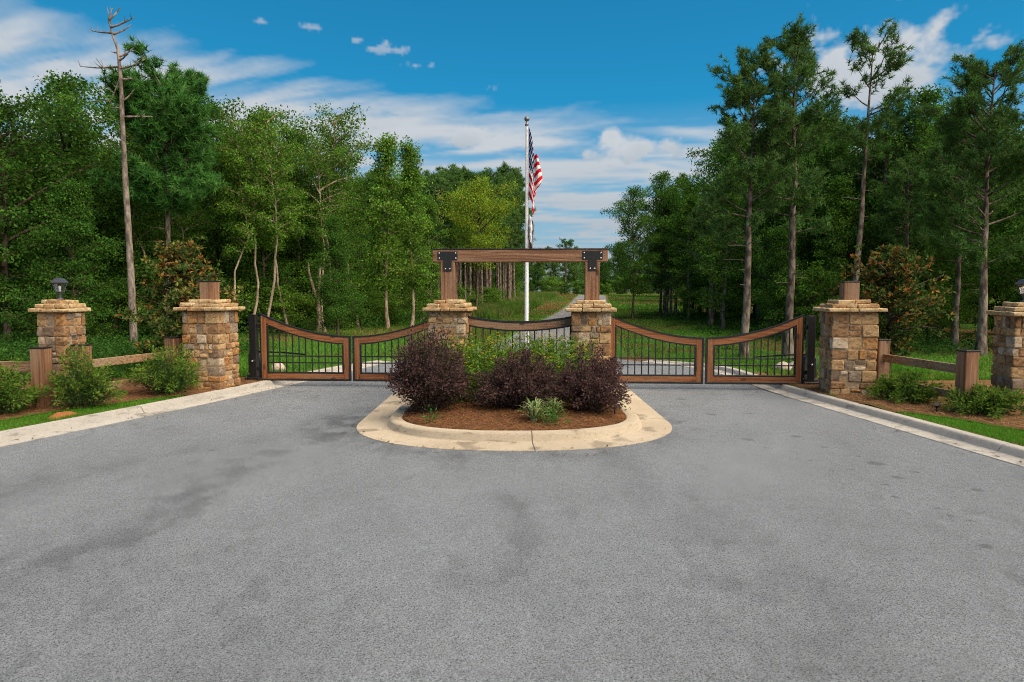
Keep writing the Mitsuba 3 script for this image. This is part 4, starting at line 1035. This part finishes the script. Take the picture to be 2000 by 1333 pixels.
# ------------------------------------------------------------------ magnolias
def magnolia(x, y, H, R, seed, label):
    tr, cr = broadleaf(seed, H, .25, R, 46, 10, .1, DK, clump=.2, r0=.035)
    rng = np.random.default_rng(seed + 1)
    k = thing('magnolia', label, 'tree')
    # rosettes of long leathery leaves at the twig ends, some showing rusty undersides
    m = MB(); n = 900
    V = tr.mesh()[0]; tips = V[rng.integers(int(len(V) * .05), len(V), n)] + rng.normal(0, .09, (n, 3))
    tips[:, 2] = np.maximum(tips[:, 2], .15)
    ax = unit((tips - np.array([0, 0, H * .45])) * np.array([1, 1, .5]) / max(R, .1) + rdir(rng, n) * .5 + np.array([0, 0, .7]))
    per = 12; kk = np.repeat(np.arange(n), per)
    D = unit(ax[kk] * .55 + rdir(rng, n * per))
    hgt = (tips[:, 2] / H)
    rr = rng.random(n) < np.clip(.65 * (hgt - .30), .03, .36); rust = rng.random(n * per) < np.where(rr, .62, .05)[kk]
    c = np.where(rust[:, None], tint(rng, n * per, (.27, .115, .032), .4, .15), tint(rng, n * per, (.055, .10, .026), .35, .12))
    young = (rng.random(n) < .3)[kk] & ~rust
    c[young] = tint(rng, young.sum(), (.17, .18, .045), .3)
    L = rng.uniform(.065, .12, n * per)
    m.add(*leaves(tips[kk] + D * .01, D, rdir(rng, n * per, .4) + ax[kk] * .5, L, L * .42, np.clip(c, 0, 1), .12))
    P = (x, y, float(ground_z(x, y)))
    obj('trunk', (put(tr.mesh()[0], P), tr.mesh()[1]), 'dark_bark', k, smooth=True)
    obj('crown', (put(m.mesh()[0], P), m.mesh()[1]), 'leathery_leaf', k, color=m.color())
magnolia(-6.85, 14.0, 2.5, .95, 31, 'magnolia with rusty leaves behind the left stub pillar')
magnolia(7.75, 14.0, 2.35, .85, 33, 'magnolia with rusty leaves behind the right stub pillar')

# light green understorey left of the columns, in the open strip behind the left gate leaves
us = [(x_, y_) for x_, y_ in zip(rng.uniform(-11.5, -3.2, 60), rng.uniform(25.5, 36, 60)) if x_ < left_edge(y_) + 1.6]
wood(us, ['understory_b', 'understory_b', 'understory'], 'forest_shrub', 'at the sunny edge of the left wood', lambda x, y: (.9, 2.1), 1.3)

# ------------------------------------------------------------------ garden shrubs
def shrub(x, y, z, m, leafb, name, label, cat, grp=None, sx=1, sy=1):
    k = thing(name, label, cat, grp)
    for nm, b, mb in (('stems', 'dark_bark', m[0]), ('foliage', leafb, m[1])):
        v, f = mb.mesh(); v = v * np.array([sx, sy, 1])
        obj(nm, (put(v, (x, y, z)), f), b, k, color=mb.color() if nm == 'foliage' else None)
PU, PU2 = (.062, .046, .041), (.145, .082, .080)
def purple(seed, H, R): return bush(seed, H, R, 95, 11000, .040, PU, PU2, .22, .7, .55, .86, True, .05, .35)
shrub(-1.13, 9.15, .13, bush(41, .92, .62, 120, 14000, .040, PU, PU2, .24, .7, .55, .95, True, .055, .45), 'leaf', 'purple_shrub', 'large purple leaved bush at the left end of the island', 'shrub')
shrub(.10, 9.25, .13, bush(42, .70, .68, 120, 13500, .040, PU, PU2, .22, .7, .55, .96, True, .05, .35), 'leaf', 'purple_shrub', 'purple leaved bush in the middle of the island', 'shrub')
shrub(1.06, 9.10, .13, bush(43, .68, .54, 100, 11000, .038, PU, PU2, .28, .7, .55, .95, True, .05, .45), 'leaf', 'purple_shrub', 'purple leaved bush at the right end of the island', 'shrub')
GR, GR2 = (.042, .105, .022), (.135, .22, .034)
def abelia(seed, H, R): return bush(seed, H, R * 1.12, 62, 5200, .050, GR, GR2, .38, .8, .42, .97, True, .042, .55)
shrub(-6.05, 9.55, .10, abelia(51, .60, .46), 'leaf', 'green_shrub', 'large green bush before the left lantern pillar', 'shrub')
shrub(-5.50, 10.85, .10, abelia(52, .60, .55), 'leaf', 'green_shrub', 'green bush beside the left stub pillar', 'shrub')
shrub(-6.85, 9.1, .10, abelia(53, .48, .48), 'leaf', 'green_shrub', 'green bush cut by the left picture edge', 'shrub')
shrub(5.92, 10.2, .11, abelia(54, .28, .52), 'leaf', 'green_shrub', 'low green bush beside the right stub pillar', 'shrub')
shrub(6.32, 9.05, .11, abelia(55, .30, .50), 'leaf', 'green_shrub', 'low green bush before the right lantern pillar', 'shrub')

def tussock(x, y, seed, R, H, label):
    rng = np.random.default_rng(seed); n = 170
    az = rng.uniform(0, 2 * PI, n); r = rng.uniform(.2, 1, n) * R; h = H * rng.uniform(.6, 1.05, n) * (1 - .45 * (r / R) ** 2)
    t = np.linspace(0, 1, 6)
    d = np.stack([np.cos(az), np.sin(az)], 1)
    rad = .03 * rng.random(n)[:, None] + r[:, None] * (t ** 1.3); zz = h[:, None] * (np.sin(t * 1.9)) / np.sin(1.57)
    zz = np.maximum(zz, 0)
    P = np.stack([d[:, :1] * rad, d[:, 1:] * rad, zz], -1)
    S = np.stack([-d[:, 1], d[:, 0], 0 * az], 1)[:, None] * (.0065 * (1.02 - t ** 2)[None, :, None]) * 1.5
    v = np.stack([P - S, P + S], 2).reshape(-1, 3)
    i = (np.arange(n)[:, None] * 12 + np.arange(5) * 2).ravel()
    f = np.stack([i, i + 1, i + 3, i + 2], 1)
    c = np.where((rng.random(n) < .55)[:, None], tint(rng, n, (.46, .50, .26), .25), tint(rng, n, (.09, .18, .04), .3))
    return tag(obj('liriope_tuft' if seed == 61 else 'liriope_tuft_001', (put(v, (x, y, .11)), f), 'leaf', color=np.repeat(c, 12, 0)), label, 'grass tuft')
tussock(.275, 8.45, 61, .27, .33, 'larger striped grass tuft at the front of the island')
tussock(.53, 8.8, 62, .23, .29, 'smaller striped grass tuft behind the other tuft on the island')
shrub(.47, 8.38, .11, bush(63, .12, .13, 14, 260, .045, (.05, .16, .03), (.07, .2, .04), .3), 'leaf', 'weed', 'small bright green weed beside the larger grass tuft', 'plant')
shrub(-1.02, 8.46, .11, bush(64, .10, .10, 8, 90, .035, (.05, .16, .03), (.07, .2, .04), .3), 'leaf', 'weed', 'tiny green weed under the left purple bush', 'plant')
shrub(1.45, 9.4, .11, bush(65, .12, .09, 8, 110, .035, (.05, .16, .03), (.07, .2, .04), .3), 'leaf', 'weed', 'tiny green weed by the right kerb of the island', 'plant')

# flowering ground cover between the bushes and the pillars
rng = np.random.default_rng(70)
def cover_bed():
    n = 680
    x = rng.uniform(-1.15, 1.15, n); y = rng.uniform(9.6, 11.0, n)
    keep = ~((np.abs(x + 1.06) < .36) & (y > 10.95)) & ~((np.abs(x - 1.3) < .36) & (y > 10.8)); x, y = x[keep], y[keep]; n = len(x)
    H = rng.uniform(.60, .92, n) * np.interp(y, [9.6, 10.3, 11], [.75, 1, 1.05])
    stm, fo, fl = MB(), MB(), MB()
    base = np.column_stack([x, y, np.full(n, .13)]); lean = rng.normal(0, .09, (n, 2))
    tip = base + np.column_stack([lean, H])
    for b, t in zip(base, tip): stm.add(*tube([b, (b + t) / 2 + rng.normal(0, .012, 3), t], [.004, .003, .002], 3, False))
    per = 34; k = np.repeat(np.arange(n), per); tt = rng.random(n * per) ** .8
    P = base[k] * (1 - tt[:, None]) + tip[k] * tt[:, None] + rng.normal(0, .025, (n * per, 3))
    D = rdir(rng, n * per, .25); c = tint(rng, n * per, (.13, .235, .036), .35, .15) * rng.uniform(.75, 1.25, (n, 1))[k]
    L = rng.uniform(.04, .085, n * per)
    fo.add(*leaves(P, D, rdir(rng, n * per, .8), L, L * .33, np.clip(c, 0, 1)))
    has = np.where(rng.random(n) < .22)[0]
    for i in has:
        for q in range(rng.integers(1, 3)):
            ctr = tip[i] + rng.normal(0, .03, 3) + np.array([0, 0, .02])
            a = np.arange(6) / 6 * 2 * PI
            D = np.stack([np.cos(a), np.sin(a), np.full(6, .45)], 1)
            fl.add(*leaves(np.repeat(ctr[None], 6, 0), D, np.repeat([[0, 0, 1.]], 6, 0),   .028, .018, tint(rng, 6, (.70, .47, .02), .15)))
    k = thing('flowering_plants', 'yellow flowering green plants massed between the arch pillars', 'plants', kind='stuff')
    for nm, mb, bs in (('stems', stm, 'leaf'), ('foliage', fo, 'leaf'), ('flowers', fl, 'petal')):
        col = mb.color() if nm != 'stems' else np.tile((.06, .11, .03), (len(mb.mesh()[0]), 1))
        obj(nm, mb.mesh(), bs, k, color=col, kind='stuff')
cover_bed()
# loose pine straw on the beds
def straw(n, poly, zf, name, label, base=(.24, .115, .055)):
    x0, y0, x1, y1 = poly.bounds
    p = np.column_stack([rng.uniform(x0, x1, n * 3), rng.uniform(y0, y1, n * 3)]); p = p[contains_xy(poly, p[:, 0], p[:, 1])][:n]
    n = len(p); a = rng.uniform(0, 2 * PI, n)
    D = np.column_stack([np.cos(a), np.sin(a), rng.uniform(-.12, .22, n)])
    P = np.column_stack([p, zf(p[:, 0], p[:, 1]) + rng.uniform(.004, .022, n)])
    v, f, c = blades(P, D, np.repeat([[0, 0, 1.]], n, 0) + rdir(rng, n) * .3, rng.uniform(.07, .16, n), .005, tint(rng, n, base, .45, .12))
    tag(obj(name, (v, f), 'straw_pieces', color=np.clip(c, 0, 1)), label, 'pine straw', kind='stuff')
straw(16000, isl.intersection(Polygon([(-3, 7), (3, 7), (3, 10), (-3, 10)])), isl_z, 'pine_straw', 'loose red brown pine needles lying on the island bed')
straw(9000, side_poly(-1, lambda y: lw(y), one(1.9)), side_z, 'pine_straw_001', 'loose pine needles on the bed along the left fence')
straw(9000, side_poly(1, lambda y: rw(y), one(1.9)), side_z, 'pine_straw_002', 'loose pine needles on the bed along the right fence', (.25, .15, .075))

def litter():
    n = 420; side = rng.random(n) < .5
    y = rng.uniform(4.5, 12.5, n); d = rng.random(n) ** 1.6 * .5
    x = np.where(side, xl(y) - .18 + d, xr(y) + .18 - d)
    m = 160; a = rng.uniform(PI * .98, 2.02 * PI, m); rr_ = 2.02 + rng.random(m) ** 2 * .5
    x = np.r_[x, IX + rr_ * np.cos(a)]; y = np.r_[y, 9.1 + rr_ * .84 * np.sin(a)]; n += m
    b = rng.uniform(0, 2 * PI, n); D = np.column_stack([np.cos(b), np.sin(b), rng.uniform(-.02, .12, n)])
    v, f, c = blades(np.column_stack([x, y, np.full(n, .016)]), D, np.repeat([[0, 0, 1.]], n, 0) + rdir(rng, n) * .2, rng.uniform(.03, .11, n), rng.choice([.004, .006, .02], n, p=[.55, .3, .15]), tint(rng, n, (.13, .075, .04), .5, .15))
    tag(obj('leaf_litter', (v, f), 'straw_pieces', color=np.clip(c, 0, 1)), 'scattered dry needles and leaf bits along the gutters', 'leaf litter', kind='stuff')
litter()

# ------------------------------------------------------------------ grass
def grass(pts, zf, h, w, base, name, label, base2=None, f2=.2, lean=.5):
    n = len(pts); D = np.column_stack([rng.normal(0, lean, (n, 2)), np.ones(n)])
    c = tint(rng, n, base, .35, .1)
    patch = .75 + .5 * meshkit.fbm(np.column_stack([pts * .9, np.zeros(n)]), 3, 6)[:, None]
    if base2 is not None:
        m = meshkit.fbm(np.column_stack([pts * np.array([.35, .2]), np.zeros(n)]), 3, 16) + rng.uniform(-.2, .2, n) > 1 - f2
        c = np.where(m[:, None], tint(rng, n, base2, .3, .1), c)
    a = rng.uniform(0, 2 * PI, n); N = np.column_stack([np.cos(a), np.sin(a), np.zeros(n)])
    P = np.column_stack([pts, zf(pts[:, 0], pts[:, 1]) - .004])
    v, f, cc = blades(P, D, N, h * rng.uniform(.55, 1.25, n), w, np.clip(c * patch, 0, 1))
    return tag(obj(name, (v, f), 'leaf', color=cc), label, 'grass', kind='stuff')
def inside(poly, n):
    x0, y0, x1, y1 = poly.bounds
    p = np.column_stack([rng.uniform(x0, x1, n * 4), rng.uniform(y0, y1, n * 4)]); return p[contains_xy(poly, p[:, 0], p[:, 1])][:n]
clipb = lambda poly, y0: poly.intersection(Polygon([(-12, y0), (12, y0), (12, 13), (-12, 13)]))
grass(inside(clipb(lawn_l, 6.2), 26000), lawn_z, .055, .006, (.085, .25, .024), 'turf', 'short bright turf on the strip by the left kerb')
grass(inside(clipb(lawn_r, 5.6), 26000), lawn_z, .05, .006, (.085, .25, .024), 'turf_001', 'short bright turf on the strip by the right kerb')
def field(n, y0, y1, xa, xb, pw=1.6):
    y = y0 + (y1 - y0) * rng.random(n) ** pw; t = rng.random(n); x = xa(y) + (xb(y) - xa(y)) * t
    return np.column_stack([x, y])
grass(field(60000, 12.6, 60, lambda y: xr(y) + .35 + .25 * kfac(y), lambda y: right_edge(y) + 5), ground_z, .10, .022, (.095, .25, .028), 'lawn_grass', 'mown green grass right of the road beyond the gates', (.13, .10, .035), .36)
grass(field(60000, 13.2, 48, lambda y: left_edge(y) - 5, lambda y: xl(y) - .35 - .25 * kfac(y)), ground_z, .16, .024, (.09, .235, .028), 'lawn_grass_001', 'green grass left of the road beyond the gates', (.12, .12, .04), .3)
grass(field(26000, 40, 128, lambda y: np.minimum(left_edge(y) - 1, xl(y) - 6), lambda y: xl(y) - 1.9 - y * .012, 1.3), ground_z, .75, .05, (.090, .175, .03), 'meadow_grass', 'tall wild grass with tan seed heads left of the far road', (.25, .19, .09), .36, .3)
grass(field(9000, 26, 128, lambda y: xl(y) - 2.4 - y * .012, lambda y: xl(y) - .2, 1.3), ground_z, .10, .05, (.10, .13, .025), 'meadow_grass_001', 'mown yellowish verge along the left side of the far road', (.2, .14, .05), .5)
grass(field(16000, 60, 128, lambda y: xr(y) + .3, lambda y: right_edge(y) + 6, 1.2), ground_z, .15, .06, (.055, .155, .018), 'meadow_grass_002', 'green grass right of the far road')
# weeds and ferns behind the left fence and along the wood edges: a low green tangle
def tangle(n, pts, hr_, name, label, leaf=.07, col=(.045, .115, .022), per=30):
    fo = MB(); H = rng.uniform(*hr_, n); k = np.repeat(np.arange(n), per)
    base = np.column_stack([pts, ground_z(pts[:, 0], pts[:, 1])])
    t = rng.random(n * per) ** .7
    P = base[k] + np.column_stack([rng.normal(0, .13, (n * per, 2)) * (1.0 + .4 * t[:, None]), H[k] * t])
    c = tint(rng, n * per, col, .35, .12) * rng.uniform(.65, 1.35, (n, 1))[k]
    L = leaf * rng.uniform(.6, 1.4, n * per)
    fo.add(*leaves(P, rdir(rng, n * per, .2), rdir(rng, n * per, .9), L, L * .5, np.clip(c, 0, 1)))
    tag(obj(name, fo.mesh(), 'leaf', color=fo.color()), label, 'undergrowth', kind='stuff')
p1 = np.column_stack([rng.uniform(-17, -7.2, 1500), rng.uniform(11.5, 20.5, 1500)])
tangle(len(p1), p1, (.15, .6), 'undergrowth', 'low green weeds and ferns behind the left fence')
yy_ = rng.uniform(22, 60, 1500); p2 = np.column_stack([left_edge(yy_) - .8 + rng.normal(0, 1.6, 1500), yy_])
tangle(len(p2), p2, (.2, .8), 'undergrowth_001', 'weeds along the edge of the left wood', .10)
yy_ = rng.uniform(18, 50, 700); p3 = np.column_stack([right_edge(yy_) + 3 + rng.normal(0, 2.2, 700), yy_])
tangle(len(p3), p3, (.1, .4), 'undergrowth_002', 'weeds under the right wood', .09, (.035, .095, .02))

# ------------------------------------------------------------------ small things
def boulder(x, y, sx, sy, sz, seed, label):
    s = trimesh.creation.icosphere(3, 1.0); v = np.array(s.vertices)
    v = v * (1 + .38 * (meshkit.fbm(v * 1.4 + seed, 4, seed)[:, None] - .5)); v[:, 2] = np.maximum(v[:, 2], -.4)
    tag(obj('boulder' if seed == 1 else f'boulder_{seed - 1:03d}', (v * (sx, sy, sz) + (x, y, float(ground_z(x, y)) + sz * .25), np.array(s.faces)), 'boulder_rock', smooth=35), label, 'boulder')
boulder(-4.85, 14.1, .14, .13, .16, 1, 'pinkish boulder seen through the leftmost gate leaf')
boulder(5.75, 14.4, .17, .16, .14, 2, 'pale boulder seen through the rightmost gate leaf')
boulder(6.08, 14.6, .15, .15, .13, 3, 'grey boulder beside the pale one behind the right gate')
def clay(x, y):
    xs_ = np.linspace(-.25, .25, 30); ys_ = np.linspace(-.13, .13, 18)
    def zf(a, b):
        n = meshkit.fbm(np.stack([a * 9, b * 9, 0 * a], -1), 4, 9)
        return .055 * np.clip(1 - (a / .22) ** 2 - (b / .11) ** 2, -.3, 1) * (.5 + n) 
    v, f = grid(xs_, ys_, zf)
    v = put(v, (x, y, 0), math.atan2(2.0, .62)); v[:, 2] += ground_z(v[:, 0], v[:, 1]) + .012
    tag(obj('clay_mound', (v, f), 'red_clay', smooth=True), 'small mound of orange clay in the turf by the left kerb', 'clay mound')
clay(-5.95, 8.95)
def spike_light(x, y, z, label, h=.24):
    k = thing('garden_light', label, 'garden light')
    obj('stake', tube([(x, y, z - .05), (x, y, z + h * .7)], .011, 8), 'black_metal', k)
    obj('head', tube([(x, y + .01, z + h * .6), (x, y, z + h * .75), (x - .02, y - .03, z + h)], [.02, .03, .034], 12), 'black_metal', k, smooth=40)
spike_light(1.37, 9.0, .10, 'black stake light under the right purple bush', .26)
spike_light(5.78, 9.2, .10, 'small black stake light on the right bed', .13)
